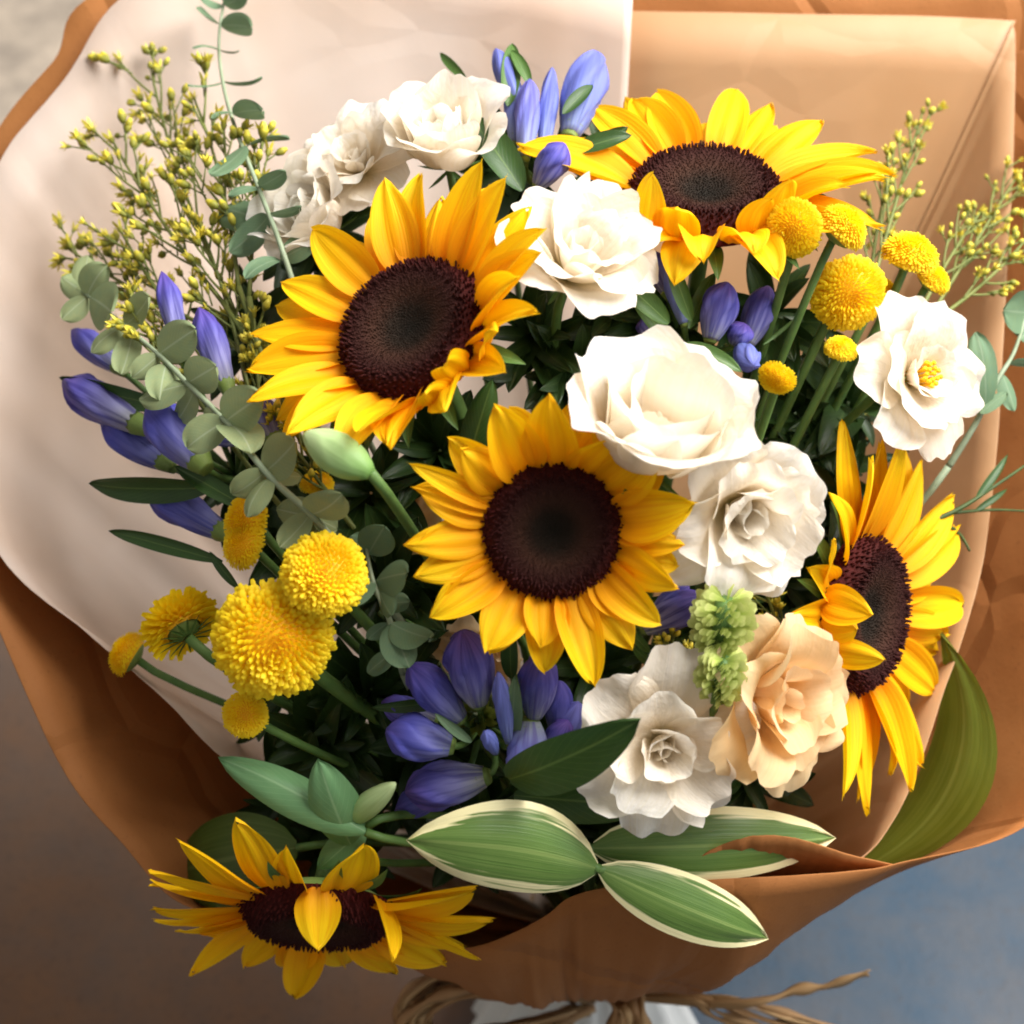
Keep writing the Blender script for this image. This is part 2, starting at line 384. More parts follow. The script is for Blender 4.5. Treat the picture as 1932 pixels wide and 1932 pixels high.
# ------------------------------------------------------------------ shape builders
_cache = {}
def petal_mesh(key, L, W, ks, prof, cup=0.0, ruffle=0.0, rfreq=2.5, pleat=0.0, nu=8, nv=12, arch=0.0, rim=0.0, seed=0.0, twist=0.0, name='petal', side=0.0):
    """base at the origin, length along +Y, upper face +Z; ks = slope angles in degrees from base to tip"""
    ck = ('p', key)
    if ck in _cache: return _cache[ck]
    N = 40; ys, zs, an = [0.0], [0.0], [R(keys(ks, 0))]
    for i in range(1, N + 1):
        a = R(keys(ks, (i - 0.5) / N)); ys.append(ys[-1] + math.cos(a) * L / N); zs.append(zs[-1] + math.sin(a) * L / N); an.append(R(keys(ks, i / N)))
    def f(s, t):
        tt = t * (1 - arch * s * s * t) if arch else t
        if rim: tt *= 1 + rim * t * t * noise.noise(Vector((s * 2.6 + seed, seed * 1.7, 0.3)))
        tt = max(0.0, min(tt, 1.12)); x_ = min(tt, 1.0) * N; i = min(int(x_), N - 1); g = x_ - i
        y = ys[i] * (1 - g) + ys[i + 1] * g; z = zs[i] * (1 - g) + zs[i + 1] * g; a = an[i] * (1 - g) + an[i + 1] * g
        if tt > 1: y += math.cos(a) * L * (tt - 1); z += math.sin(a) * L * (tt - 1)
        h = W * 0.5 * prof(t)
        up = cup * h * s * s + pleat * h * math.cos(s * math.pi * 2.4) 
        up += ruffle * L * (t ** 2.2) * (math.sin(s * math.pi * rfreq + seed * 3) * (0.35 + 0.65 * abs(s)) + 0.6 * noise.noise(Vector((s * 2.2 + seed, t * 2, seed))))
        up += twist * h * s * t
        return Vector((s * h * (1 - 0.12 * abs(cup) * s * s) + side * L * 4 * t * (1 - t), y - math.sin(a) * up, z + math.cos(a) * up))
    m = grid(name, nu, nv, f); _cache[ck] = m; return m
P_SUN = lambda t: 1.70 * ((t * 0.93 + 0.07) ** 0.55) * ((1 - t) ** 0.76) + 0.012
P_FAN = lambda t: 0.22 + 0.74 * math.sin(min(1, t * 1.12) * math.pi / 2) ** 0.9 * (1 - 0.22 * max(0, t - 0.72) / 0.28)
P_LEAF = lambda t: 1.75 * ((t + 0.01) ** 0.62) * ((1 - t) ** 0.72) + 0.004
P_ROUND = lambda t: 2.0 * ((t + 0.004) ** 0.52) * ((1.001 - t) ** 0.5)
P_LANCE = lambda t: 1.8 * ((t + 0.02) ** 0.6) * ((1 - t) ** 0.95) + 0.004

def stem_to_tie(parent, M, P, n, mat, rad=0.0022, back=0.06, name='stem', via=None):
    a = random.uniform(0, 2 * math.pi); r = 0.013 * math.sqrt(random.random())
    T = TIE + Vector((math.cos(a) * r, math.sin(a) * r, 0.0))
    d = P - T
    p1 = P - n * back if via is None else via
    p2 = T + Vector((d.x * 0.12, d.y * 0.12, 0.13))
    pts = bez(P, p1, p2, T, 12) + [T + Vector((-d.x * 0.08, -d.y * 0.08, -0.08)), Vector((T.x - d.x * 0.14, T.y - d.y * 0.14, 0.003))]
    inv = M.inverted()
    return obj(name, tube('stem', [inv @ p for p in pts], [rad] * len(pts), 6), mat, parent)

def face_frame(P, d, tilt):
    """local Z = facing direction, leaning by tilt towards picture direction d (degrees); local angle = picture angle"""
    dr, t = R(d), R(tilt)
    n = dirw(math.sin(t) * math.cos(dr), math.sin(t) * math.sin(dr), math.cos(t))
    e1 = dirw(math.cos(t) * math.cos(dr), math.cos(t) * math.sin(dr), -math.sin(t)); e2 = dirw(-math.sin(dr), math.cos(dr), 0)
    X = e1 * math.cos(dr) - e2 * math.sin(dr); Y = e1 * math.sin(dr) + e2 * math.cos(dr)
    return Matrix.Translation(P) @ Matrix((X, Y, n)).transposed().to_4x4(), n

def radial(phi, r, z=0.0, roll=0.0):
    """local matrix: +Y radial at angle phi (degrees), +Z up"""
    a = R(phi); y = Vector((math.cos(a), math.sin(a), 0))
    m = frame(Vector((math.cos(a) * r, math.sin(a) * r, z)), y, Vector((0, 0, 1)))
    return m @ Matrix.Rotation(R(roll), 4, 'Y')

# ---- sunflowers
def disc_mesh():
    if 'disc' in _cache: return _cache['disc'], _cache['flor'], _cache['florr']
    vs_, fs, uv = [], [], []; nr, na = 14, 48
    for j in range(nr + 1):
        r = j / nr
        z = 0.10 - 0.10 * math.exp(-(r / 0.33) ** 2) + 0.10 * math.exp(-((r - 0.66) / 0.25) ** 2) - 0.22 * max(0, r - 0.8) / 0.2
        for i in range(na):
            a = 2 * math.pi * i / na; vs_.append((r * math.cos(a), r * math.sin(a), z)); uv.append((i / na, r))
    for j in range(nr):
        for i in range(na):
            fs.append((j * na + i, (j + 1) * na + i, (j + 1) * na + (i + 1) % na, j * na + (i + 1) % na))
    fs = [f if len(set(f)) == 4 else f for f in fs]
    dm = mesh('disc', vs_, fs, uv)
    def florets(r0, r1, cnt, hgt, wid, spread):
        V, F = [], []
        for k in range(cnt):
            f_ = (k + 0.5) / cnt; r = math.sqrt(r0 * r0 + (r1 * r1 - r0 * r0) * f_); a = k * 2.399963 + random.uniform(-.04, .04)
            z = 0.10 - 0.10 * math.exp(-(r / 0.33) ** 2) + 0.10 * math.exp(-((r - 0.66) / 0.25) ** 2) - 0.22 * max(0, r - 0.8) / 0.2
            c = Vector((r * math.cos(a), r * math.sin(a), z - 0.01)); out = Vector((math.cos(a), math.sin(a), 0)); tn = Vector((-out.y, out.x, 0))
            hh = hgt * random.uniform(0.7, 1.25); w_ = wid * random.uniform(0.8, 1.2)
            ax = (Vector((0, 0, 1)) + out * (spread * (r - 0.45) * 2.2) + tn * random.uniform(-.25, .25)).normalized()
            b = len(V)
            for q in range(4):
                an = q * math.pi / 2 + 0.6; V.append(c + out * (math.cos(an) * w_) + tn * (math.sin(an) * w_))
            for q in range(4):
                an = q * math.pi / 2 + 0.6; V.append(c + ax * hh * 0.75 + out * (math.cos(an) * w_ * 0.85) + tn * (math.sin(an) * w_ * 0.85))
            V.append(c + ax * hh)
            for q in range(4):
                F.append((b + q, b + (q + 1) % 4, b + 4 + (q + 1) % 4, b + 4 + q)); F.append((b + 4 + q, b + 4 + (q + 1) % 4, b + 8))
        return mesh('florets', V, F, None, False)
    fm = florets(0.03, 0.72, 1300, 0.032, 0.013, 0.2); fr = florets(0.68, 1.0, 620, 0.085, 0.019, 0.55)
    _cache['disc'], _cache['flor'], _cache['florr'] = dm, fm, fr
    return dm, fm, fr

def sunflower(px, py, dw, d, tilt, rpx, petals, label, seed, stem_rad=0.0042):
    w = dome(px, py) + dw; P = at(px, py, w); k = S * (D - w) / D
    M, n = face_frame(P, d, tilt); rr = rpx * k * 1.05
    t = thing('sunflower', label, 'sunflower', M, 'sunflowers in the bouquet')
    dm, fm, fr = disc_mesh(); sc = Matrix.Scale(rr, 4)
    obj('disc', dm, DISC, t, sc); obj('disc_florets', fm, DISC, t, sc, 'stuff'); obj('rim_florets', fr, DISC, t, sc, 'stuff')
    rnd = random.Random(seed)
    for i, (phi, L, W, ks, lay) in enumerate(petals):
        L *= 1.06; W *= 1.46
        var = rnd.randrange(6); steep = max(ks[0], ks[1]) > 55
        kk = tuple(round(a_ / 5) * 5 for a_ in ks)
        me = petal_mesh((round(L / 8), round(W / 6), kk, var, 'sun'), round(L / 8) * 8 / 100, round(W / 6) * 6 / 100, kk, P_SUN, cup=[0.25, 0.5, 0.05, 0.35, -0.15, 0.4][var], pleat=0.09, ruffle=[0.02, 0.03, 0.045, 0.015, 0.035, 0.05][var], rfreq=1.3, rim=0.10, seed=var * 1.7 + 0.3, twist=[0.0, 0.3, -0.3, 0.1, -0.12, 0.45][var], nu=10, nv=14)
        z = -rr * (0.06 + 0.05 * lay)
        obj('petal', me, SUN, t, radial(phi, rr * ((1.02 if steep else 0.90) - 0.03 * lay), z, rnd.uniform(-14, 14)) @ Matrix.Scale(100 * k, 4))
    # green back: receptacle and pointed bracts
    prof = [(0.0, -0.42), (0.35, -0.40), (0.7, -0.28), (0.93, -0.14), (0.97, -0.1)]
    V, F = [], []
    for r_, z_ in prof:
        for q in range(20): V.append((rr * r_ * math.cos(q * math.pi / 10), rr * r_ * math.sin(q * math.pi / 10), rr * z_))
    for j in range(len(prof) - 1):
        for q in range(20): F.append((j * 20 + q, j * 20 + (q + 1) % 20, (j + 1) * 20 + (q + 1) % 20, (j + 1) * 20 + q))
    obj('receptacle', mesh('receptacle', V, F), CALYX, t)
    for q in range(13):
        me = petal_mesh(('bract',), 0.75, 0.34, (15, 0, -25), P_LANCE, cup=0.3, name='bract')
        obj('bract', me, GREENG, t, radial(q * 360 / 13 + rnd.uniform(-8, 8), rr * 0.82, -rr * 0.2) @ Matrix.Scale(rr * rnd.uniform(0.85, 1.15), 4))
    stem_to_tie(t, M, P - n * rr * 0.35, n, STEM, stem_rad, 0.07)
    return t

def ring(n, off, L, W, lift, lay, seed, near=None, k=0.0, ex=(), curl=(10, -12), jl=0.12):
    rnd = random.Random(seed); out = []
    for i in range(n):
        phi = off + i * 360 / n + rnd.uniform(-6, 6)
        if any(abs((phi - a + 180) % 360 - 180) < b for a, b in ex): continue
        lf = lift + rnd.uniform(-9, 9)
        if near is not None: lf += k * (1 + math.cos(R(phi - near))) / 2
        out.append((phi, L * rnd.uniform(1 - jl, 1 + jl), W * rnd.uniform(0.88, 1.12), (lf + curl[0], lf, lf + curl[1] + rnd.uniform(-14, 14)), lay))
    return out

# 1: the big one leaning up-left
sunflower(775, 620, 0.030, 135, 34, 150,
    ring(17, 4, 178, 84, 10, 0, 3, -45, 38, ex=((-45, 30),)) + ring(15, 14, 172, 80, 0, 1, 5, -45, 34) +
    [(-62, 120, 80, (35, 75, 50), 0), (-42, 130, 76, (50, 88, 40), 0), (-24, 140, 72, (40, 72, 30), 0), (-85, 150, 84, (20, 40, 10), 0)],
    'large sunflower tilted beside the cream roses, its lower right petals folded up', 1)
# 2: centre, facing straight out
sunflower(1043, 1003, 0.035, -85, 8, 131,
    [(88, 165, 104, (50, 40, 20), 0), (62, 135, 100, (55, 45, 30), 0), (117, 160, 100, (45, 35, 10), 0), (38, 150, 104, (50, 42, 25), 0), (14, 150, 100, (35, 28, 10), 0),
     (138, 120, 84, (45, 30, 10), 0), (154, 175, 44, (30, 20, 10), 0), (163, 150, 34, (25, 20, 10), 0), (186, 150, 70, (30, 15, -5), 0), (199, 145, 74, (25, 15, 5), 0), (-6, 130, 60, (40, 20, -10), 1),
     (216, 150, 84, (20, 20, -5), 0), (240, 135, 92, (30, 30, 5), 0), (-20, 135, 72, (40, 30, 0), 0), (-38, 140, 74, (45, 20, -10), 0), (-57, 145, 82, (40, 15, -15), 0), (-76, 175, 84, (30, 20, -5), 0), (262, 100, 80, (45, 30, 10), 0)] +
    ring(14, 8, 130, 84, 8, 1, 8, ex=((-70, 12),)),
    'round sunflower facing straight out at the heart of the bouquet', 2)
# 3: upper right, leaning back
sunflower(1333, 365, 0.02, 90, 47, 146,
    ring(19, 3, 200, 84, 10, 0, 12, ex=((-90, 84), (-172, 8))) + ring(15, 12, 195, 80, 0, 1, 13, ex=((-90, 62), (-165, 28))) +
    [(-156, 80, 74, (55, 60, 40), 0), (-138, 118, 84, (60, 95, 105), 0), (-115, 90, 86, (85, 90, 30), 0), (-95, 110, 84, (75, 20, -50), 0), (-76, 105, 84, (75, 30, -45), 0), (-57, 80, 90, (80, 92, 70), 0),
     (-40, 105, 92, (65, 85, 90), 0), (-20, 150, 90, (45, 45, 20), 0), (-4, 185, 84, (25, 18, 5), 0), (-66, 140, 84, (40, 0, -40), 1), (-106, 140, 84, (40, 0, -40), 1), (-125, 100, 80, (50, 30, -20), 1), (-35, 150, 80, (35, 20, -10), 1)],
    'sunflower leaning back under the upper blue gentians, lower petals curled forward over its disc', 3)
# 4: right, turned away to the side
sunflower(1632, 1160, 0.008, -6, 54, 150,
    ring(19, 3, 212, 84, 10, 0, 21, ex=((180, 76),)) + ring(15, 9, 205, 80, 2, 1, 22, ex=((180, 72),)) +
    [(128, 150, 66, (30, 5, -20), 0), (148, 150, 60, (5, 30, 20), 0), (110, 175, 80, (25, 15, 5), 0), (166, 95, 70, (65, 92, 95), 0), (183, 66, 84, (75, 92, 100), 0), (200, 112, 62, (75, 95, 105), 0),
     (156, 120, 60, (20, 10, -10), 1), (228, 175, 84, (10, 0, -5), 0), (248, 195, 74, (20, 15, 5), 0), (208, 130, 60, (10, -5, -10), 1), (175, 110, 60, (10, 0, -10), 1)],
    'sunflower turned side-on next to the broad olive leaf', 4)
# 5: bottom, hanging over the edge of the wrap
sunflower(600, 1728, 0.035, -92, 61, 142,
    [(118, 165, 92, (-15, -35, -30), 0), (66, 140, 98, (-5, -25, -20), 0), (84, 104, 84, (80, 108, 120), 0), (38, 150, 54, (45, 62, 80), 0), (28, 190, 92, (15, 0, -10), 0), (8, 185, 74, (15, 5, 0), 0), (18, 170, 60, (0, -5, -10), 1), (-8, 175, 70, (15, 20, 30), 0),
     (134, 185, 70, (-5, -20, -15), 0), (150, 190, 70, (5, -5, -10), 0), (163, 170, 60, (0, -5, 0), 1), (175, 165, 62, (10, 5, -10), 0), (187, 170, 66, (10, 5, -5), 0), (200, 165, 62, (10, 10, 0), 1), (214, 190, 72, (15, 25, 30), 0), (100, 110, 70, (-10, -20, -20), 1)] +
    ring(8, -146, 150, 84, 14, 0, 31, ex=((90, 116),)) + [(-128, 150, 70, (20, 20, 20), 1), (-103, 195, 80, (20, 25, 25), 0), (-84, 140, 74, (15, 15, 10), 1), (-62, 160, 84, (15, 15, 15), 0), (-40, 160, 84, (15, 15, 15), 0), (-24, 160, 74, (10, 12, 15), 1)],
    'drooping sunflower hanging over the lip of the kraft paper', 5)

# ---- lisianthus (cream ruffled roses)
def lisianthus(px, py, dw, d, tilt, rpx, rows, label, seed, mat=None, stamen=False, spin=0, green=True, ruf=1.0):
    mat = mat or ROSE
    w = dome(px, py) + dw; P = at(px, py, w); k = rpx * S * (D - w) / D
    M, n = face_frame(P, d, tilt)
    t = thing('lisianthus', label, 'lisianthus', M, 'cream lisianthus blooms')
    rnd = random.Random(seed)
    for ri, (cnt, L, W, ks, r0, rf) in enumerate(rows):
        off = rnd.uniform(0, 360) + spin
        for i in range(cnt):
            kk = tuple(a + rnd.uniform(-9, 9) for a in ks)
            sd = rnd.uniform(0, 20)
            me = petal_mesh((label, ri, i), L * rnd.uniform(0.9, 1.1), W * rnd.uniform(0.92, 1.1), kk, P_FAN, cup=0.42 if ks[1] > 45 else 0.2, ruffle=rf * ruf, rfreq=rnd.uniform(1.2, 2.4), arch=0.16, rim=0.10, seed=sd, nu=18, nv=16)
            obj('petal', me, mat, t, radial(off + i * 360 / cnt + rnd.uniform(-8, 8), r0 * k, -0.02 * k * ri - 0.004 * k * i) @ Matrix.Scale(k, 4))
    if stamen:
        V, F = [], []
        for q in range(16):
            a = q * 2.4; r_ = 0.02 + 0.08 * math.sqrt(q / 16)
            vs_, fs, _ = tube_data([Vector((r_ * math.cos(a) * k, r_ * math.sin(a) * k, 0.0)), Vector((r_ * 1.5 * math.cos(a) * k, r_ * 1.5 * math.sin(a) * k, 0.33 * k)), Vector((r_ * 1.7 * math.cos(a) * k, r_ * 1.7 * math.sin(a) * k, 0.42 * k))], [0.012 * k, 0.012 * k, 0.035 * k], 5)
            F += [tuple(x + len(V) for x in f) for f in fs]; V += vs_
        obj('stamens', mesh('stamens', V, F), POMC, t)
    if green:
        for q in range(5):
            me = petal_mesh(('sepal',), 0.5, 0.12, (-10, 0, 10), P_LANCE, cup=0.3, name='sepal')
            obj('sepal', me, GREENG, t, radial(q * 72 + 20, 0.04 * k, -0.2 * k) @ Matrix.Scale(k, 4))
    stem_to_tie(t, M, P - n * 0.06 * k, n, STEM, 0.0024, 0.07)
    return t
CUP = [(3, .72, .7, (55, 100, 105), .03, .03), (4, .95, .95, (45, 92, 92), .05, .03), (5, 1.2, 1.2, (28, 80, 62), .07, .035), (6, 1.38, 1.35, (12, 70, 15), .08, .05)]
BIG = [(3, .5, .6, (50, 98, 100), .03, .02), (3, 1.02, 1.45, (22, 88, 80), .05, .025), (4, 1.16, 1.55, (12, 80, 58), .07, .03), (5, 1.28, 1.55, (5, 64, 18), .08, .04)]
OPEN = [(3, .42, .42, (60, 95, 90), .02, .04), (4, .62, .66, (50, 75, 55), .04, .06), (5, .9, .9, (35, 48, 10), .05, .07), (6, 1.1, 1.1, (20, 28, -18), .06, .08)]
OPENB = [(4, .62, .7, (58, 70, 40), .05, .06), (5, .92, .98, (40, 42, 8), .06, .07), (6, 1.08, 1.1, (22, 22, -14), .06, .08)]
RUFF = [(3, .7, .6, (60, 92, 70), .03, .05), (4, 1.0, .9, (48, 76, 25), .05, .065), (5, 1.2, 1.2, (35, 58, -5), .06, .075), (5, 1.3, 1.3, (20, 45, -25), .06, .08)]

lisianthus(845, 300, -0.005, 100, 42, 124, CUP, 'white cupped lisianthus just below the upper blue gentians', 1)
lisianthus(680, 318, -0.012, 120, 35, 122, OPEN, 'soft cream lisianthus between the white cupped bloom and eucalyptus stem', 2, ruf=0.8)
lisianthus(620, 425, -0.025, 150, 45, 106, CUP, 'cream lisianthus bloom touching the thin upright eucalyptus stem', 3)
lisianthus(1076, 515, 0.016, 60, 42, 145, RUFF, 'ruffled ivory lisianthus wedged between the two upper sunflowers', 4)
lisianthus(1225, 855, 0.045, 76, 48, 182, BIG, 'largest white lisianthus, a deep cup shading the central sunflower', 5)
lisianthus(1385, 955, 0.030, -50, 26, 146, RUFF, 'crinkled white lisianthus under the largest cupped bloom', 6, spin=30)
lisianthus(1715, 714, 0.030, 10, 34, 146, OPENB, 'wide open white lisianthus with yellow stamens beside yellow button flowers', 7, stamen=True)
lisianthus(1245, 1400, 0.040, -60, 14, 166, OPEN, 'open white lisianthus spreading over a pointed dark leaf', 8)
lisianthus(1425, 1312, 0.036, -10, 40, 146, RUFF, 'peach lisianthus beside the side-on sunflower', 9, PEACH, ruf=0.7)
lisianthus(765, 985, -0.06, 150, 40, 100, OPENB, 'shaded peach lisianthus deep behind the central sunflower', 10, PEACH)
lisianthus(905, 1210, -0.035, -110, 50, 90, OPEN, 'small peach lisianthus peeking below the central sunflower petals', 11, PEACH)

# ---- buds, leaves placed between two points
def spindle_mesh(key, ratio, prof, ridges=5, depth=0.12, twist=1.1, n=40, rows=18, name='bud'):
    ck = ('s', key)
    if ck in _cache: return _cache[ck]
    V, F, uv = [], [], []
    for j in range(rows + 1):
        t = j / rows
        for i in range(n):
            a = 2 * math.pi * i / n
            fz = ((a + twist * t * 1.6) * ridges / (2 * math.pi)) % 1.0
            r = ratio * 0.5 * prof(t) * (1 + depth * 0.5 - depth * (0.35 + 0.65 * t) * (fz if fz < 0.86 else (1 - fz) * 6.1))
            V.append((r * math.cos(a), t, r * math.sin(a))); uv.append((i / n, t))
    for j in range(rows):
        for i in range(n): F.append((j * n + i, j * n + (i + 1) % n, (j + 1) * n + (i + 1) % n, (j + 1) * n + i))
    F = [tuple(reversed(f)) for f in F]
    F.append(tuple(range(n))); F.append(tuple(rows * n + n - 1 - q for q in range(n)))
    m = mesh(name, V, F, uv); _cache[ck] = m; return m
S_BUD = lambda t: 0.42 + 0.58 * math.sin(math.pi * min(1.0, (t / 0.62)) / 2) if t < 0.62 else max(0.05, (1 - ((t - 0.62) / 0.39) ** 2) ** 0.75)
S_SLIM = lambda t: 0.38 + 0.62 * math.sin(math.pi * min(1.0, (t / 0.7)) / 2) if t < 0.7 else max(0.03, 1 - ((t - 0.7) / 0.31) ** 1.5)
S_OVAL = lambda t: max(0.06, math.sin(math.pi * (0.06 + 0.92 * t)) ** 0.7)
S_OPEN = lambda t: 0.34 + 0.66 * t ** 0.8
def between(inv, A, B, hint):
    a, b = inv @ A, inv @ B; z = inv.to_3x3() @ hint
    return frame(a, b - a, z) @ Matrix.Scale((b - a).length, 4)

def leaf(parent, inv, A, B, ratio, mat, ks=(10, 0, -20), cup=-0.35, prof='leaf', hint=None, name='leaf', ruffle=0.01, rim=0.0, roll=0.0, side=0.0):
    pf = {'leaf': P_LEAF, 'round': P_ROUND, 'lance': P_LANCE}[prof]
    me = petal_mesh((mat.name, round(ratio, 2), tuple(ks), round(cup, 2), prof, side, 'leaf'), 1.0, ratio, ks, pf, cup=-cup, ruffle=ruffle, nu=10, nv=16, seed=2.2, name='leaf', rim=rim, side=side)
    # the blade's chord is shorter than its length: bring its tip to B
    tip = me.vertices[16 * 11 + 5].co
    m = between(inv, A, B, hint or WW)
    return obj(name, me, mat, parent, m @ Matrix.Rotation(R(roll), 4, 'Y') @ Matrix.Rotation(-math.atan2(tip.z, tip.y), 4, 'X') @ Matrix.Scale(1 / math.hypot(tip.y, tip.z), 4))

def gentian(label, root, buds, leaves, tuft=None):
    """root = picture place of the stem head; buds: (base xy, tip xy, width, dw base, dw tip, kind)"""
    P = ad(*root); M = Matrix.Translation(P); inv = M.inverted()
    t = thing('gentian', label, 'gentian', M, 'blue gentian clusters')
    for (bx, by, tx, ty, wd, d0, d1, kind) in buds:
        A, B = ad(bx, by, d0), ad(tx, ty, d1); L = (B - A).length
        ratio = round(sz(wd * 0.88, 0.02) / L, 2); op = kind == 'o'
        me = spindle_mesh(('g', ratio, kind), ratio, {'b': S_BUD, 's': S_SLIM, 'o': S_OPEN, 'p': S_BUD}[kind], 5, 0.34, 1.3)
        m = between(inv, A, B, WW) @ Matrix.Rotation(random.uniform(0, 6), 4, 'Y')
        if kind in 'po':
            me = me.copy(); me.materials.clear()
        b = obj('bud', me, GENT_L if kind in 'po' else GENT, t, m)
        if op:
            for q in range(5):
                pm = petal_mesh(('lobe', ratio), 0.26, ratio * 0.62, (70, 60, 20), P_LEAF, cup=0.3, name='lobe')
                pm2 = pm
                obj('lobe', pm2, GENT_L, b, Matrix.Translation((0, 0.97, 0)) @ Matrix.Rotation(R(-90), 4, 'X') @ radial(q * 72, ratio * 0.40))
        cal = spindle_mesh(('cal', ratio), ratio * 0.62, lambda s: 0.5 + 0.6 * s if s < 0.9 else 1.0, 5, 0.15, 0.2, 10, 5, 'calyx')
        obj('calyx', cal, CALYX, b, Matrix.Translation((0, -0.07, 0)) @ Matrix.Scale(0.2, 4, (0, 1, 0)))
        rr = [inv @ A, inv @ (A - (B - A).normalized() * L * 0.25 - WW * 0.008), inv @ (P - WW * 0.035)]
        obj('bud_stalk', tube('bud_stalk', bez(rr[0], rr[1], rr[1].lerp(rr[2], 0.5), rr[2], 6), 0.0017, 6), STEM, t)
    for lf in leaves:
        (ax, ay, bx, by, ratio, d0, d1) = lf[:7]; mt = lf[7] if len(lf) > 7 else GREENG; ks = lf[8] if len(lf) > 8 else (10, 0, -15)
        leaf(t, inv, ad(ax, ay, d0), ad(bx, by, d1), ratio, mt, ks, roll=random.uniform(-25, 25))
    if tuft:
        tx, ty, r = tuft
        for q in range(14):
            a = q * 2.4; rr_ = r * math.sqrt((q + .5) / 14)
            A = ad(tx + rr_ * 0.4 * math.cos(a), ty + rr_ * 0.4 * math.sin(a), -0.01); B = ad(tx + rr_ * math.cos(a), ty + rr_ * math.sin(a), 0.012)
            leaf(t, inv, A, B, 0.34, FLUFFL, (10, 0, 10), prof='lance', name='young_leaf')
    stem_to_tie(t, M, P - WW * 0.035, WW, STEMD, 0.0024, 0.06)
    return t
FLUFFL = leaf_mat('young_leaf', lin(120, 130, 44), lin(150, 158, 66), lin(180, 184, 96), 0.25)

gentian('tall pale blue gentian standing above the white cupped lisianthus', (1030, 330, -0.03), [
    (985, 215, 935, 92, 46, -.01, 0, 'p'), (990, 300, 1000, 150, 52, 0, .005, 'p'), (1025, 300, 1042, 128, 40, 0, .0, 'p'), (1075, 255, 1125, 98, 92, -.005, 0, 'p'), (1065, 230, 1100, 120, 50, -.01, -.008, 'p'), (1015, 350, 1065, 270, 66, .0, .02, 'b'), (970, 270, 965, 130, 40, -.012, -.01, 'p')],
    [(958, 200, 966, 82, .36, -.005, .0), (1000, 160, 965, 95, .4, .0, .004), (985, 360, 884, 220, .52, .0, .012, GREEN), (1085, 285, 1192, 255, .5, .005, .015, GREEN), (1062, 215, 1118, 160, .4, .01, .01, GREEN), (880, 150, 830, 100, .3, -.03, -.03), (1120, 270, 1185, 240, .5, .0, .01, GREEN)])
gentian('violet blue gentian buds beneath the upper right sunflower', (1310, 660, -0.015), [
    (1262, 560, 1225, 470, 50, -.01, -.005, 's'), (1290, 610, 1262, 500, 40, .0, .01, 'p'), (1340, 640, 1372, 532, 74, .005, .02, 'b'), (1410, 650, 1450, 540, 66, -.01, .0, 'b'), (1395, 655, 1422, 690, 50, .0, .02, 'p'), (1385, 650, 1405, 610, 56, .0, .01, 'b'), (1230, 640, 1212, 600, 40, -.02, -.02, 's')],
    [(1262, 610, 1150, 510, .42, .01, .02), (1305, 605, 1262, 482, .36, .01, .02), (1300, 620, 1348, 515, .34, .0, .0), (1290, 650, 1400, 702, .42, .01, .02), (1275, 660, 1190, 560, .36, .0, .0), (1440, 650, 1500, 600, .12, .0, .0)])
gentian('long slender gentian buds fanned out over the cream paper', (430, 900, -0.03), [
    (345, 660, 305, 512, 52, .005, .01, 's'), (432, 740, 375, 580, 66, .005, .01, 's'), (275, 808, 118, 718, 88, .0, .0, 's'), (385, 880, 278, 762, 100, .01, .02, 's'), (520, 830, 475, 745, 62, .01, .015, 's'), (230, 700, 135, 622, 60, -.02, -.02, 's'), (320, 880, 190, 800, 70, -.01, -.01, 's'), (430, 1010, 275, 918, 78, -.012, -.008, 's'), (455, 830, 395, 800, 60, .0, .0, 'b')],
    [(330, 770, 112, 712, .2, -.002, -.0, GREEN), (400, 920, 168, 912, .26, .0, .0, GREEN), (420, 1060, 205, 1002, .16, .0, .0, GREEN), (470, 960, 330, 880, .3, .0, .005, GREEN), (360, 700, 320, 620, .4, .0, .0), (450, 1110, 395, 1040, .3, .0, .0, GREEN)])
gentian('dense knot of violet gentian buds in front of the variegated leaves', (905, 1380, -0.005), [
    (902, 1325, 872, 1190, 94, .015, .022, 'b'), (868, 1355, 772, 1255, 76, .012, .018, 'b'), (850, 1408, 728, 1378, 90, .02, .022, 'b'), (820, 1360, 720, 1325, 58, -.005, -.005, 'b'), (1008, 1350, 1022, 1232, 76, .015, .02, 'b'), (1050, 1380, 1056, 1285, 58, .0, .002, 'b'), (1000, 1360, 995, 1475, 88, .015, .03, 'p'), (1050, 1420, 1092, 1325, 60, .0, .005, 'p'), (1030, 1420, 1072, 1360, 50, .01, .014, 'b'), (915, 1465, 765, 1495, 96, .005, .009, 'b'), (860, 1480, 745, 1530, 62, -.01, -.01, 's'), (935, 1420, 915, 1380, 30, .02, .03, 'p'), (960, 1400, 940, 1268, 36, .02, .03, 'p')],
    [(965, 1280, 966, 1168, .34, .01, .025, GREEN), (965, 1400, 972, 1275, .3, .015, .03, EUCD), (890, 1400, 820, 1345, .3, .025, .03, EUCD), (960, 1470, 1208, 1358, .40, .035, .10, GREEN), (970, 1500, 1228, 1520, .46, .008, .028, GREEN), (860, 1320, 700, 1335, .24, .0, .0, GREEN), (1010, 1250, 1060, 1210, .3, .0, .0, GREEN)], (900, 1352, 52))
gentian('lone blue gentian bud between central sunflower and green florets', (1240, 1195, -0.02), [
    (1215, 1185, 1330, 1125, 74, .0, .01, 'b'), (1230, 1160, 1300, 1105, 44, .0, .005, 'b')], [(1225, 1230, 1180, 1180, .4, .0, .0), (1240, 1260, 1190, 1215, .35, -.005, .0)])

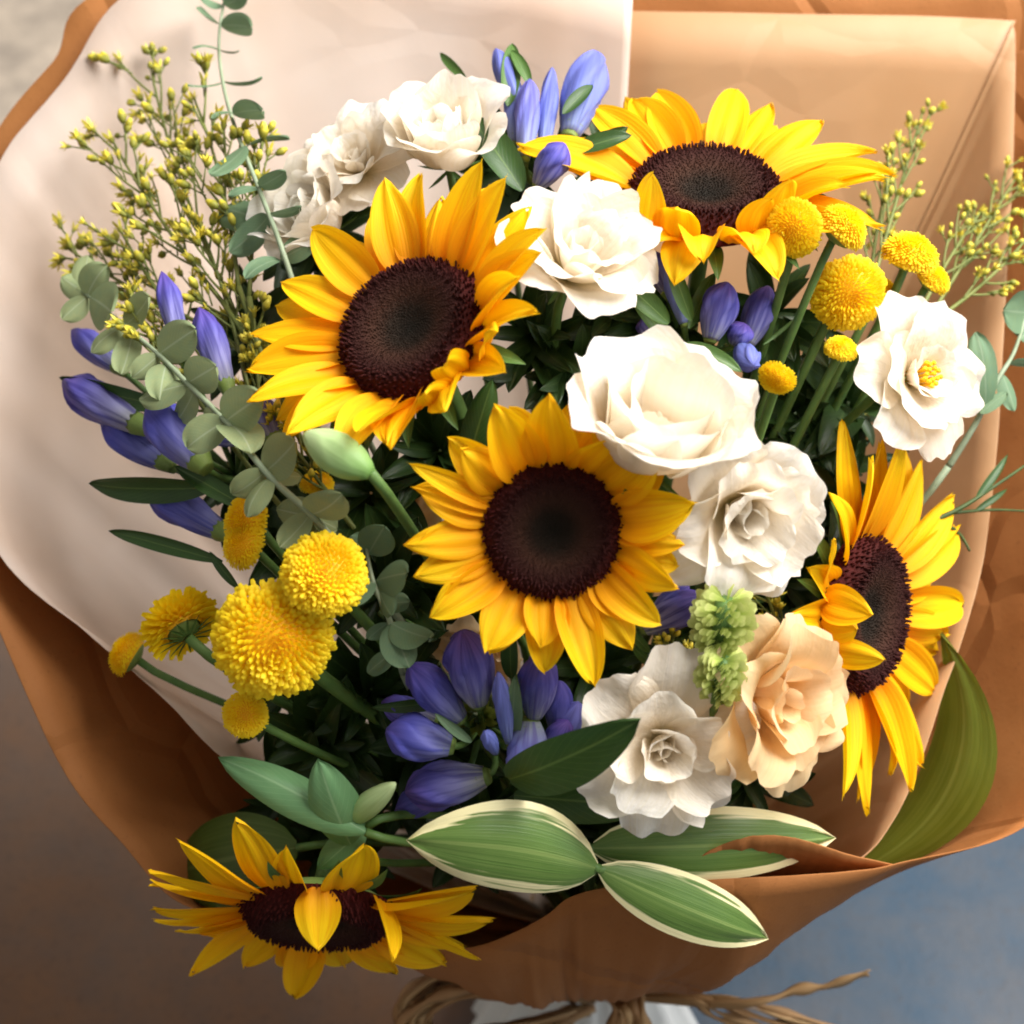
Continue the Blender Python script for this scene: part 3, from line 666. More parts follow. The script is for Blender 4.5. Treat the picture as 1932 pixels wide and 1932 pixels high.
# ---- yellow button flowers
def pom_mesh(kind):
    ck = ('pom', kind)
    if ck in _cache: return _cache[ck]
    rnd = random.Random(5); V, F, UV = [], [], []
    big = kind == 'ray'
    N = 640 if not big else 170
    for i in range(N):
        f_ = (i + 0.5) / N
        if big: th = R(52 + 62 * f_)
        else: th = math.acos(1 - 1.22 * f_)
        ph = i * 2.399963 + rnd.uniform(-.05, .05)
        d = Vector((math.sin(th) * math.cos(ph), math.sin(th) * math.sin(ph), math.cos(th)))
        c = Vector((d.x, d.y, d.z * 0.72)) * (0.80 + rnd.uniform(-.02, .02) + 0.05 * noise.noise(d * 1.6) if not big else 0.42)
        tg = Vector((math.cos(th) * math.cos(ph), math.cos(th) * math.sin(ph), -math.sin(th))); sd = d.cross(tg)
        L = (0.17 * rnd.uniform(0.65, 1.3)) if not big else 0.52 * rnd.uniform(0.85, 1.1)
        wd = (0.046 if not big else 0.085) * rnd.uniform(0.85, 1.2)
        b = len(V)
        lean = tg * (-0.25 + 0.5 * (f_ if not big else 0.5))
        for j, (l_, w_) in enumerate(((0, 0.55), (0.45, 0.95), (0.8, 1.0), (1.0, 0.6))):
            ax = c + (d + lean * l_).normalized() * (L * l_)
            ax += tg * (L * 0.35 * l_ * l_) * (1 if not big else 0.2)
            for sgn in (-1, 0, 1):
                V.append(ax + sd * (sgn * wd * w_) + (d * 0 - tg * 0.0) - tg * (wd * 0.55 * (1 - abs(sgn))) * w_); UV.append((sgn * 0.5 + 0.5, 0.15 + 0.85 * l_))
        for j in range(3):
            for q in range(2): F.append((b + j * 3 + q, b + j * 3 + q + 1, b + j * 3 + q + 4, b + j * 3 + q + 3))
    m = mesh('florets', V, F, UV); _cache[ck] = m; return m
def core_mesh():
    if 'core' in _cache: return _cache['core']
    V, F = [], []; nr, na = 10, 24
    for j in range(nr + 1):
        th = R(2 + 118 * j / nr)
        for i in range(na): V.append((0.80 * math.sin(th) * math.cos(2 * math.pi * i / na), 0.80 * math.sin(th) * math.sin(2 * math.pi * i / na), 0.58 * math.cos(th)))
    for j in range(nr):
        for i in range(na): F.append((j * na + i, (j + 1) * na + i, (j + 1) * na + (i + 1) % na, j * na + (i + 1) % na))
    F.append(tuple(range(na)))
    _cache['core'] = mesh('core', V, F); return _cache['core']
def calyx_mesh():
    if 'cup' in _cache: return _cache['cup']
    V, F = [], []; pr = [(0.12, -0.52), (0.34, -0.46), (0.58, -0.36), (0.70, -0.22), (0.66, -0.2)]
    for r_, z_ in pr:
        for i in range(18): V.append((r_ * math.cos(i * math.pi / 9) * (1 + 0.05 * (i % 2)), r_ * math.sin(i * math.pi / 9) * (1 + 0.05 * (i % 2)), z_))
    for j in range(len(pr) - 1):
        for i in range(18): F.append((j * 18 + i, j * 18 + (i + 1) % 18, (j + 1) * 18 + (i + 1) % 18, (j + 1) * 18 + i))
    F.append(tuple(range(17, -1, -1)))
    _cache['cup'] = mesh('calyx', V, F); return _cache['cup']
def button(px, py, dw, d, tilt, rpx, label, kind='pom', via=None, flat=1.0, stem_mat=None):
    w = dome(px, py) + dw; P = at(px, py, w); k = rpx * S * (D - w) / D
    M, n = face_frame(P, d, tilt)
    t = thing('button_chrysanthemum', label, 'chrysanthemum', M, 'yellow button chrysanthemums')
    sc = Matrix.Scale(k, 4) @ Matrix.Scale(flat, 4, (0, 0, 1))
    obj('core', core_mesh(), POMC, t, sc if kind == 'pom' else sc @ Matrix.Scale(0.6, 4))
    obj('florets', pom_mesh(kind), POM, t, sc @ Matrix.Rotation(random.uniform(0, 6), 4, 'Z'), 'stuff')
    obj('calyx', calyx_mesh(), CALYX, t, sc @ Matrix.Scale(0.55 if kind == 'ray' else 1.0, 4))
    if kind == 'ray':
        for q in range(15):
            me = petal_mesh(('spoke',), 0.62, 0.10, (12, 4, -6), P_LANCE, cup=-0.3, name='bract')
            obj('bract', me, GREENG, t, Matrix.Scale(k, 4) @ radial(q * 24 + random.uniform(-5, 5), 0.12, -0.36))
    stem_to_tie(t, M, P - n * k * 0.35, n, stem_mat or STEM, max(0.0022, min(0.0040, k * 0.13)), 0.05, via=via)
    return t
button(612, 1083, 0.045, 60, 12, 84, 'yellow button flower with a dimple, above the biggest yellow pompom', via=ad(740, 1240, -0.01))
button(514, 1205, 0.045, -60, 22, 118, 'biggest yellow pompom in the left-hand cluster of buttons', via=ad(660, 1370, -0.01))
button(463, 1348, 0.035, 140, 10, 45, 'small round yellow button near the folded grey-green leaf', via=ad(600, 1450, 0.0))
button(342, 1180, 0.015, 125, 118, 84, 'yellow button flower turned away, showing its spoked green underside', kind='ray', via=ad(470, 1330, 0.005))
button(243, 1235, -0.01, 150, 88, 46, 'sliver of a yellow button seen edge-on beside the spoked underside', via=ad(340, 1330, -0.01))
button(468, 985, 0.02, 165, 55, 56, 'yellow button under the eucalyptus leaves, upper half of a touching pair', via=ad(560, 1100, -0.03))
button(462, 1028, 0.026, 160, 50, 50, 'yellow button under the eucalyptus leaves, lower half of a touching pair', via=ad(560, 1120, -0.03))
button(1498, 430, 0.06, -150, 40, 58, 'yellow button overlapping the leaning sunflower petals', via=ad(1480, 560, 0.0))
button(1588, 432, 0.07, 45, 72, 52, 'yellow button on a thick stem in front of the leaning sunflower', via=ad(1500, 580, 0.03), flat=1.1)
button(1716, 482, 0.045, 75, 62, 56, 'yellow button side by side with the pale filler spray', via=ad(1680, 600, 0.0))
button(1758, 528, 0.03, 50, 66, 38, 'small yellow button tucked under another, above the wide open bloom', via=ad(1690, 640, 0.0))
button(1600, 552, 0.028, -70, 35, 76, 'broad yellow button above the green stems', via=ad(1520, 700, 0.0))
button(1665, 552, 0.01, 40, 70, 36, 'small yellow button half hidden behind the broad one', via=ad(1600, 660, 0.0))
button(1586, 660, 0.03, 80, 55, 33, 'tiny yellow button beside the edge of the wide open bloom', via=ad(1520, 790, 0.0))
button(1467, 712, 0.03, -120, 62, 38, 'small amber button next to the largest cupped bloom', via=ad(1440, 820, 0.0))
button(598, 915, -0.02, 90, 70, 34, 'small yellow button half buried under the pale green bud', via=ad(640, 1000, -0.05))

# ---- eucalyptus
def eucalyptus(label, path, dws, leaves, mat, rad=0.0016, extra=()):
    pts = [ad(x, y, dd) for (x, y), dd in zip(path, dws)]
    P = pts[0]; M = Matrix.Translation(P); inv = M.inverted()
    t = thing('eucalyptus_stem', label, 'eucalyptus', M, 'eucalyptus stems')
    cr = crom(pts, 8)
    obj('stem', tube('stem', [inv @ p for p in cr], [rad * (0.45 + 0.55 * i / len(cr)) for i in range(len(cr))], 6), STEME, t)
    for lf in leaves:
        ax, ay, bx, by, ratio, d0, d1 = lf[:7]; rl = lf[7] if len(lf) > 7 else random.uniform(-48, 48)
        q = random.uniform(0.85, 1.15); bx, by = ax + (bx - ax) * q, ay + (by - ay) * q; ratio = round(ratio * random.uniform(0.82, 1.05), 1)
        leaf(t, inv, ad(ax, ay, d0), ad(bx, by, d1), ratio, mat, random.choice(((8, 0, -12), (20, 0, -30), (-10, 5, 15))), cup=random.choice((0.1, 0.35, -0.2)), prof='round', roll=rl, ruffle=0.03)
    P2 = pts[-1]; n = (pts[-2] - pts[-1]).normalized()
    a = stem_to_tie(t, M, P2, n, STEME, rad, 0.05, name='lower_stem')
    return t
eucalyptus('thin upright eucalyptus stem rising above the yellow filler spray', [(432, -40), (414, 60), (418, 140), (440, 230), (490, 360), (525, 450), (552, 530)], [-.02, -.02, -.02, -.015, 0, .005, .0],
    [(420, 10, 372, -12, .6, -.02, 0, 50), (422, 8, 465, -10, .6, -.02, -.01, 40), (414, 45, 372, 10, .34, -.02, -.03, 70), (416, 48, 476, 52, .5, -.02, -.01, 40), (415, 94, 366, 90, .3, -.02, -.0, 74), (415, 94, 458, 96, .26, -.02, -.03, 76),
     (420, 155, 350, 160, .34, -.02, -.0, 66), (420, 153, 496, 146, .24, -.02, -.03, 76), (442, 215, 392, 226, .4, -.012, -.0, 55), (440, 216, 496, 210, .4, -.012, .01, 58), (466, 275, 545, 262, .2, -.005, -.03, 78), (464, 275, 388, 335, .5, -.005, .01, 40),
     (490, 352, 545, 320, .55, 0, .012, 40), (488, 355, 430, 370, .5, 0, .01, 50), (508, 405, 570, 390, .3, 0, .01, 65), (506, 408, 440, 470, .62, 0, -.01, 20), (528, 490, 465, 525, .5, 0, .015, 40), (530, 488, 590, 450, .5, 0, -.02, 30), (500, 420, 420, 400, .6, -.01, -.02, 20)], EUCD)
eucalyptus('leafy eucalyptus branch sweeping across the blue gentian buds', [(150, 545), (230, 610), (300, 670), (360, 730), (430, 800), (505, 895), (590, 975), (680, 1080)], [.0, .008, .022, .035, .042, .045, .035, .01],
    [(165, 555, 112, 520, .8, 0, .01, 10), (160, 550, 165, 480, .85, 0, .0, 20), (165, 560, 205, 495, .8, 0, .01, -10), (165, 560, 120, 600, .8, 0, .01, 15), (170, 560, 210, 590, .8, .005, .02, 15), (235, 615, 180, 660, .7, .008, .02), (235, 615, 280, 560, .7, .008, .02), (250, 625, 230, 700, .7, .01, .02),
     (300, 670, 240, 720, .75, .02, .03), (300, 668, 370, 620, .75, .02, .03), (315, 685, 300, 760, .7, .022, .04), (355, 725, 270, 752, .8, .033, .04), (355, 722, 410, 690, .8, .033, .045), (365, 735, 330, 800, .7, .034, .02), (425, 795, 360, 840, .8, .04, .05), (425, 795, 490, 750, .7, .04, .055), (430, 800, 380, 790, .7, .04, .03), (432, 802, 470, 850, .7, .04, .055),
     (500, 890, 440, 930, .85, .043, .05), (500, 890, 560, 830, .85, .043, .055), (510, 900, 470, 970, .8, .044, .055), (510, 898, 570, 900, .7, .044, .03), (585, 970, 530, 1030, .85, .034, .045), (585, 970, 650, 930, .8, .034, .045), (590, 975, 640, 1000, .8, .035, .02), (585, 975, 520, 960, .8, .03, .02), (600, 990, 585, 1060, .8, .03, .02)], EUC, 0.0019)
eucalyptus('short grey-green eucalyptus sprig beside the dimpled yellow button', [(690, 1030), (705, 1100), (735, 1170), (760, 1270)], [.01, .02, .02, -.01],
    [(700, 1040, 660, 1010, .9, .01, .015), (695, 1045, 722, 1000, .9, .01, .02), (705, 1095, 660, 1140, .85, .02, .03), (710, 1095, 775, 1080, .9, .02, .03), (712, 1105, 740, 1165, .85, .02, .03), (735, 1175, 690, 1210, .8, .02, .02), (738, 1175, 802, 1200, .9, .02, .03), (735, 1178, 770, 1255, .9, .02, .03), (720, 1140, 780, 1135, .8, .015, .01), (745, 1230, 700, 1265, .8, .005, .01)], EUCD, 0.0019)
eucalyptus('eucalyptus twig poking past the square paper corner sheet beside the open bloom', [(1945, 560), (1915, 660), (1880, 720), (1840, 800), (1790, 880)], [.02, .02, .015, .0, -.02],
    [(1935, 590, 1888, 585, .9, .02, .03), (1925, 640, 1965, 600, .8, .02, .02), (1905, 685, 1955, 690, .35, .02, .02, 50), (1890, 705, 1915, 780, .6, .015, .02), (1858, 770, 1842, 640, .42, .01, .02), (1850, 780, 1900, 740, .5, .01, .02)], EUCD, 0.0019)

# ---- single leaves
def leaf_thing(name, label, cat, A, B, ratio, mat, ks, cup, ruffle=0.012, hint=None, prof='leaf', roll=0, stalk=True, group=None, side=0.0):
    P = A; M = Matrix.Translation(P); inv = M.inverted()
    t = thing(name, label, cat, M, group)
    leaf(t, inv, A, B, ratio, mat, ks, cup, prof, hint, 'blade', ruffle, 0.0, roll, side)
    if stalk:
        stem_to_tie(t, M, A, (B - A).normalized(), STEM, 0.0022, 0.03, name='stalk')
    return t
leaf_thing('hosta_leaf', 'variegated leaf with cream edge curling under the violet gentian knot', 'leaf', ad(1128, 1640, 0.055), ad(768, 1585, 0.07), .64, VARI, (30, 5, -35), 0.30, 0.015, roll=-4, hint=WW, side=0.07, group='variegated leaves')
leaf_thing('hosta_leaf', 'variegated leaf hanging down over the outside of the kraft paper', 'leaf', ad(1132, 1640, 0.055), ad(1448, 1770, 0.055), .40, VARI, (25, 0, -20), 0.3, 0.012, roll=15, hint=WW + VV * 0.3, group='variegated leaves')
leaf_thing('hosta_leaf', 'variegated leaf lying beneath the open white lisianthus', 'leaf', ad(1120, 1600, 0.035), ad(1575, 1580, 0.03), .40, VARI, (15, 5, -10), 0.3, 0.012, roll=0, hint=WW, group='variegated leaves')
leaf_thing('broad_leaf', 'broad olive leaf curving along the kraft paper below the side-on sunflower', 'leaf', ad(1625, 1640, -0.03), ad(1775, 1195, -0.02), .40, BROAD, (-10, 0, 20), 0.3, 0.012, hint=(UU * -0.5 + WW * 0.8), side=0.20)
leaf_thing('broad_leaf', 'dark broad leaf in the shadow behind the drooping sunflower', 'leaf', ad(560, 1600, -0.01), ad(330, 1650, -0.02), .75, BROADD, (25, 0, -30), 0.2, 0.01, hint=WW + VV * 0.3)
leaf_thing('broad_leaf', 'dark green leaf between the leaning and central sunflowers', 'leaf', ad(880, 880, -0.0), ad(930, 715, 0.02), .5, GREEN, (10, 0, -20), 0.4)
leaf_thing('soft_leaf', 'folded grey-green leaf above the drooping sunflower', 'leaf', ad(690, 1570, 0.03), ad(412, 1430, 0.035), .40, SOFT, (20, 5, -20), 0.6, 0.02, roll=25)
leaf_thing('soft_leaf', 'upright soft green leaf joined to the folded grey-green one', 'leaf', ad(665, 1600, 0.025), ad(600, 1432, 0.035), .62, SOFT, (20, 0, -25), 0.35, 0.02)
leaf_thing('soft_leaf', 'short soft green leaf pointing down into the drooping sunflower', 'leaf', ad(690, 1560, 0.02), ad(600, 1640, 0.03), .62, SOFT, (20, 0, -25), 0.35, 0.02)

# ---- lisianthus buds
def bud_thing(label, A, B, wd, mat, via):
    M = Matrix.Translation(A); inv = M.inverted(); L = (B - A).length
    t = thing('flower_bud', label, 'flower bud', M, 'closed lisianthus buds')
    me = spindle_mesh(('lb', label), sz(wd, .02) / L, S_OVAL, 5, 0.06, 2.2)
    obj('bud', me, mat, t, between(inv, A, B, WW))
    for q in range(4):
        pm = petal_mesh(('lbsepal',), 0.75, 0.16, (50, 20, -10), P_LANCE, cup=0.3, name='sepal')
        obj('sepal', pm, GREENG, t, between(inv, A, B, WW) @ Matrix.Rotation(R(-90), 4, 'X') @ radial(q * 90 + 20, 0.03) @ Matrix.Rotation(R(62), 4, 'X') @ Matrix.Scale(0.9, 4))
    stem_to_tie(t, M, A, (B - A).normalized(), STEM, 0.0026, 0.06, via=via)
bud_thing('closed pale green bud below the large tilted sunflower', ad(700, 893, .06), ad(574, 818, .065), 74, LBUD, ad(790, 990, .0))
bud_thing('slim yellow-green bud beside the folded grey-green leaf', ad(650, 1555, .02), ad(745, 1478, .03), 48, LBUD, ad(690, 1600, -.03))

# ---- yellow filler sprays
def bud_small():
    return spindle_mesh(('fb',), 0.62, lambda t: max(0.15, 0.45 + 0.55 * math.sin(math.pi * min(1, t / 0.55) / 2)) if t < 0.55 else max(0.1, 1 - 0.55 * (t - 0.55) / 0.45), 5, 0.12, 0.0, 8, 6, 'bud')
def open_small():
    if 'osm' in _cache: return _cache['osm']
    V, F, UV = [], [], []
    for (y, r_) in ((0, .10), (.3, .2), (.5, .2)):
        for i in range(6): V.append((r_ * math.cos(i * math.pi / 3), y, r_ * math.sin(i * math.pi / 3))); UV.append((i / 6, y * 0.9))
    for j in range(2):
        for i in range(6): F.append((j * 6 + i, j * 6 + 6 + i, j * 6 + 6 + (i + 1) % 6, j * 6 + (i + 1) % 6))
    for i in range(8):
        a = i * 2.4; o = Vector((math.cos(a), 0, math.sin(a))); sd = Vector((-o.z, 0, o.x)); b = len(V); sp = 0.25 + 0.45 * (i / 8)
        for (q, w_) in ((0, .07), (.5, .12), (1, .03)):
            c = Vector((0, .42, 0)) + o * (0.1 + sp * q) + Vector((0, (0.75 - 0.35 * i / 8) * q, 0))
            V += [c - sd * w_, c + sd * w_]; UV += [(0, .7 + .3 * q), (1, .7 + .3 * q)]
        for q in range(2): F.append((b + 2 * q, b + 2 * q + 1, b + 2 * q + 3, b + 2 * q + 2))
    _cache['osm'] = mesh('bud', V, F, UV); return _cache['osm']
def spray(label, base, tip, nb, spread, seed, dw=(0, 0), size=20, density=1.0):
    if base[0] < 900: size *= 1.1; nb = int(nb * 1.35)
    rnd = random.Random(seed)
    A = ad(*base, dw[0]); B = ad(*tip, dw[1]); M = Matrix.Translation(A); inv = M.inverted()
    t = thing('filler_spray', label, 'filler flower', M, 'yellow filler sprays')
    ax = B - A; L = ax.length; axn = ax.normalized(); side = axn.cross(WW).normalized(); dep = side.cross(axn)
    V, F = [], []
    def addt(pts, r0, r1):
        vs_, fs, _ = tube_data([inv @ p for p in pts], [r0 + (r1 - r0) * i / (len(pts) - 1) for i in range(len(pts))], 5)
        F.extend(tuple(x + len(V) for x in f) for f in fs); V.extend(vs_)
    bow = side * rnd.uniform(-.04, .04) * L
    main = bez(A, A + ax * 0.35 + bow, A + ax * 0.7 + bow, B, 14)
    addt(main, 0.0013, 0.0007)
    ends = [(B, axn)]
    for i in range(nb):
        f_ = 0.22 + 0.76 * (i + rnd.random() * 0.6) / nb; p = main[min(14, int(f_ * 14))]
        sg = 1 if i % 2 else -1
        dr = (axn * rnd.uniform(0.7, 1.3) + side * sg * rnd.uniform(0.35, 1.0) * spread + dep * rnd.uniform(-.5, .6) * spread).normalized()
        bl = L * rnd.uniform(0.16, 0.30) * (1.15 - 0.55 * f_)
        q = p + dr * bl + axn * bl * 0.25; addt(bez(p, p + dr * bl * 0.4, p + dr * bl * 0.75, q, 5), 0.0008, 0.0005)
        e = (q - p).normalized(); ends.append((q, e))
        for s_ in range(int(3 * density)):
            g = rnd.uniform(0.35, 0.95); p2 = p.lerp(q, g)
            d2 = (e + side * rnd.uniform(-.9, .9) + dep * rnd.uniform(-.7, .7)).normalized(); b2 = bl * rnd.uniform(0.22, 0.45)
            addt([p2, p2 + d2 * b2 * 0.5, p2 + d2 * b2], 0.0005, 0.0004); ends.append((p2 + d2 * b2, d2))
    obj('stem', mesh('stem', V, F), STEMF, t)
    bm = bud_small(); om = open_small(); k = sz(size, 0)
    for p, e in ends:
        for c in range(rnd.choice((1, 1, 2))):
            dd = (e + Vector((rnd.uniform(-.6, .6), rnd.uniform(-.6, .6), rnd.uniform(-.3, .6))) * (0.25 + 0.5 * c)).normalized()
            obj('bud', om if rnd.random() < 0.4 else bm, BUD, t, frame(inv @ p, dd, WW) @ Matrix.Scale(k * rnd.uniform(0.75, 1.25), 4))
    stem_to_tie(t, M, A, axn, STEMF, 0.0015, 0.08, name='lower_stem')
    return t
FL = 'yellow-budded filler spray '
spray(FL + 'standing tallest against the cream paper', (430, 560), (285, 130), 9, 0.42, 1, (-.03, -.03), 23)
spray(FL + 'along the thin upright eucalyptus stem', (450, 540), (368, 190), 8, 0.6, 2, (-.02, -.02), 22)
spray(FL + 'spreading low towards the eucalyptus tip', (400, 620), (130, 470), 9, 0.6, 3, (-.03, -.03), 22)
spray(FL + 'bushy, reaching out to the paper beside the tallest spray', (420, 570), (215, 270), 10, 0.7, 4, (-.025, -.02), 23)
spray(FL + 'behind the thin eucalyptus stem, next to the soft cream bloom', (470, 560), (480, 280), 9, 0.7, 5, (-.02, -.02), 22)
spray(FL + 'short, between the slender gentians and the tilted sunflower', (470, 740), (380, 430), 10, 0.8, 6, (-.03, -.015), 20)
spray(FL + 'filling the gap above the slender gentian tips', (400, 700), (230, 440), 9, 0.8, 7, (-.03, -.02), 20)
spray(FL + 'low and dark beside the tilted sunflower petals', (500, 830), (480, 600), 8, 0.7, 8, (-.04, -.02), 19)
spray(FL + 'peeking through the sweeping eucalyptus branch', (430, 830), (250, 590), 8, 0.8, 9, (-.01, .012), 20)
spray(FL + 'around the pale green bud', (640, 960), (520, 800), 8, 0.9, 10, (-.02, .012), 18)
spray(FL + 'rising beside the leaning sunflower on the kraft side', (1640, 560), (1740, 215), 10, 0.5, 11, (-.04, -.03), 19)
spray(FL + 'slanting out over the square corner sheet', (1760, 590), (1920, 330), 10, 0.55, 12, (-.03, -.02), 18)
spray(FL + 'low, above the wide open bloom', (1740, 580), (1850, 400), 8, 0.7, 13, (-.03, -.03), 17)
spray(FL + 'fanned behind the paired yellow buttons', (1640, 560), (1680, 330), 9, 0.6, 14, (-.05, -.04), 18)
spray(FL + 'close to the eucalyptus twig', (1770, 600), (1945, 440), 9, 0.6, 15, (-.02, -.01), 18)
spray(FL + 'tucked beside the peach lisianthus', (1500, 1250), (1440, 1105), 8, 0.9, 16, (-.02, .0), 16)
spray(FL + 'tiny, above the open white lisianthus', (1300, 1300), (1255, 1205), 7, 0.9, 17, (-.01, .012), 16)

# fluffy green flower spikes
def fluff(label, base, tip, wd, dw):
    A, B = ad(*base, dw), ad(*tip, dw + 0.01); M = Matrix.Translation(A); inv = M.inverted(); L = (B - A).length
    t = thing('green_flower_spike', label, 'filler flower', M, 'pale green flower spikes')
    rnd = random.Random(int(base[0])); V, F, UV = [], [], []
    for i in range(240):
        f_ = rnd.random(); a = i * 2.4; r_ = sz(wd, 0) * 0.5 * (0.55 + 0.45 * math.sin(math.pi * (0.2 + 0.7 * f_)))
        fr = between(inv, A, B, WW); c = fr @ Vector((0, f_, 0)); o_ = (fr.to_3x3() @ Vector((math.cos(a), 0.45, math.sin(a)))).normalized()
        s_ = o_.orthogonal().normalized(); b = len(V); l_ = r_ * rnd.uniform(0.75, 1.1); wv = 0.0014
        for (q, ww_) in ((0.1, 0.4), (0.6, 0.9), (0.9, 1.3), (1.0, 0.5)):
            V.append(c + o_ * l_ * q - s_ * wv * ww_); V.append(c + o_ * l_ * q + s_ * wv * ww_); UV += [(0, q), (1, q)]
        for q in range(3): F.append((b + 2 * q, b + 2 * q + 1, b + 2 * q + 3, b + 2 * q + 2))
    obj('florets', mesh('florets', V, F, UV), FLUFF, t, None, 'stuff')
    obj('core', tube('core', [inv @ A, inv @ A.lerp(B, .5), inv @ B], sz(wd, 0) * 0.16, 8), STEM, t)
    stem_to_tie(t, M, A, (B - A).normalized(), STEM, 0.002, 0.05)
fluff('pale green fluffy spike beside the lone blue bud', (1350, 1230), (1372, 1135), 130, 0.045)
fluff('lower pale green fluffy spike touching the peach lisianthus', (1352, 1320), (1366, 1245), 100, 0.052)

# ---- dark leafy greens deep between the flowers
def sprig(cx, cy, seed, label, dw=-0.055, n=17, rad=150):
    rnd = random.Random(seed); P = ad(cx, cy, dw - 0.03); M = Matrix.Translation(P); inv = M.inverted()
    t = thing('leafy_sprig', label, 'foliage', M, 'dark leafy sprigs deep in the bouquet')
    for i in range(n):
        a = i * 2.4 + rnd.uniform(-.3, .3); r_ = rad * (0.35 + 0.65 * math.sqrt((i + .5) / n))
        A = ad(cx + 3 * math.cos(a), cy + 3 * math.sin(a), dw - 0.03 + 0.004 * (n - i) / n * 5); B = ad(cx + r_ * math.cos(a), cy + r_ * math.sin(a), dw + rnd.uniform(-.005, .022))
        leaf(t, inv, A, B, rnd.choice((.34, .42, .5)), GREENF, rnd.choice(((20, 0, -25), (10, 5, -15))), roll=rnd.uniform(-35, 35))
    stem_to_tie(t, M, P, WW, STEMD, 0.002, 0.05)
SL = 'dark leafy sprig in the gap '
for i, (x, y, s_) in enumerate([
    (1010, 640, 'between the large tilted sunflower and largest white cup'), (1180, 590, 'left of the violet buds under the upper sunflower'), (1450, 600, 'behind the violet buds and the button stems'),
    (1500, 780, 'among the parallel green button stems'), (1560, 900, 'above the side-on sunflower'), (830, 850, 'under the large tilted sunflower'), (560, 1000, 'below the sweeping eucalyptus branch'),
    (700, 1300, 'left of the gentian knot'), (620, 1400, 'behind the small round button'), (1120, 1260, 'between central sunflower and open white bloom'), (1480, 1100, 'left of the side-on sunflower'),
    (900, 1560, 'behind the curling variegated leaf'), (1080, 1560, 'under the open white lisianthus'), (470, 900, 'under the slender gentian buds'), (480, 640, 'behind the tilted sunflower and filler sprays'),
    (600, 460, 'behind the cream blooms'), (950, 330, 'below the white cupped lisianthus'), (1330, 1180, 'behind the pale green spikes'), (560, 1500, 'behind the folded grey-green leaf'), (760, 1480, 'left of the variegated leaf'),
    (1250, 620, 'behind the largest white cup'), (1400, 1460, 'below the peach lisianthus'), (730, 1090, 'behind the short eucalyptus sprig'), (1160, 330, 'behind the upper right sunflower'), (860, 1150, 'left below the central sunflower'), (640, 1600, 'behind the drooping sunflower'), (1090, 700, 'above the central sunflower'), (1420, 850, 'right of the largest white cup'), (1600, 760, 'left of the wide open bloom'), (1150, 1440, 'under the pointed dark leaves'), (820, 1400, 'under the violet knot of buds'), (1560, 1010, 'behind the crinkled white lisianthus'), (700, 930, 'beside the pale green bud'), (540, 1300, 'below the biggest pompom')]):
    sprig(x, y, 40 + i, SL + s_, -0.05 if x in (1500, 1420, 1600) else -0.03 if 560 < x < 1560 and 480 < y < 1480 else -0.055)

def twig(label, pts, rad, mat=None):
    w_ = [ad(*p) for p in pts]; M = Matrix.Translation(w_[0]); inv = M.inverted(); c = crom(w_, 6)
    t = thing('thin_twig', label, 'twig', M, 'thin twigs by the side-on sunflower')
    obj('shoot', tube('shoot', [inv @ p for p in c], [rad * (1 - 0.7 * i / len(c)) for i in range(len(c))], 6), mat or STEMD, t)
    for p, q in ((c[len(c) // 2], c[-1]), (c[-3], c[-1])) if 'short' not in label else ():
        leaf(t, inv, p, p.lerp(q, 0.5) + VV * 0.012, .22, GREEN, prof='lance')
    stem_to_tie(t, M, w_[0], (w_[1] - w_[0]).normalized(), mat or STEMD, rad, 0.03, name='lower_stem')
twig('thin green twig reaching past the paper edge above the side-on sunflower', [(1690, 1010, -.03), (1800, 965, -.01), (1880, 915, .0), (1960, 860, .0)], 0.0016)
twig('short dark twig curling out behind the side-on sunflower', [(1700, 1000, -.05), (1775, 990, -.02), (1810, 1008, -.02), (1830, 1040, -.015)], 0.0018)
twig('fine twig lying level beside the kraft paper edge', [(1720, 985, -.03), (1800, 968, -.015), (1880, 962, -.01), (1960, 966, -.005)], 0.0012)

# ---- raffia bow and the tissue round the stems
KN = TIE + Vector((0.0, -0.045, -0.012))
raf = thing('raffia_bow', 'tan raffia bow tied under the kraft paper', 'raffia bow', Matrix.Translation(KN)); rinv = Matrix.Translation(KN).inverted()
def strand(pts, wd=0.0032, seed=0):
    c = crom(pts, 8); V, F, UV = [], [], []; rnd = random.Random(seed); tw = rnd.uniform(0, 3)
    for i, p in enumerate(c):
        tg = (c[min(i + 1, len(c) - 1)] - c[max(i - 1, 0)]).normalized(); a = tg.cross(WW)
        a = a.normalized() if a.length > 1e-6 else tg.orthogonal(); b = tg.cross(a)
        an = tw + i * 0.10 * (1 if seed % 2 else -1); x = a * math.cos(an) + b * math.sin(an); y = tg.cross(x)
        w_ = wd * (0.75 + 0.35 * math.sin(i * 0.7 + seed))
        for (dx, dy) in ((-1, 0), (0, 0.28), (1, 0), (0, -0.28)): V.append(rinv @ (p + x * (dx * w_) + y * (dy * w_))); UV.append((dx * .5 + .5, i / len(c)))
    for i in range(len(c) - 1):
        for q in range(4): F.append((i * 4 + q, i * 4 + (q + 1) % 4, i * 4 + 4 + (q + 1) % 4, i * 4 + 4 + q))
    F += [(3, 2, 1, 0), tuple(len(V) - 4 + q for q in range(4))]
    obj('strand', mesh('strand', V, F, UV), RAFFIA, raf)
rr = random.Random(77)
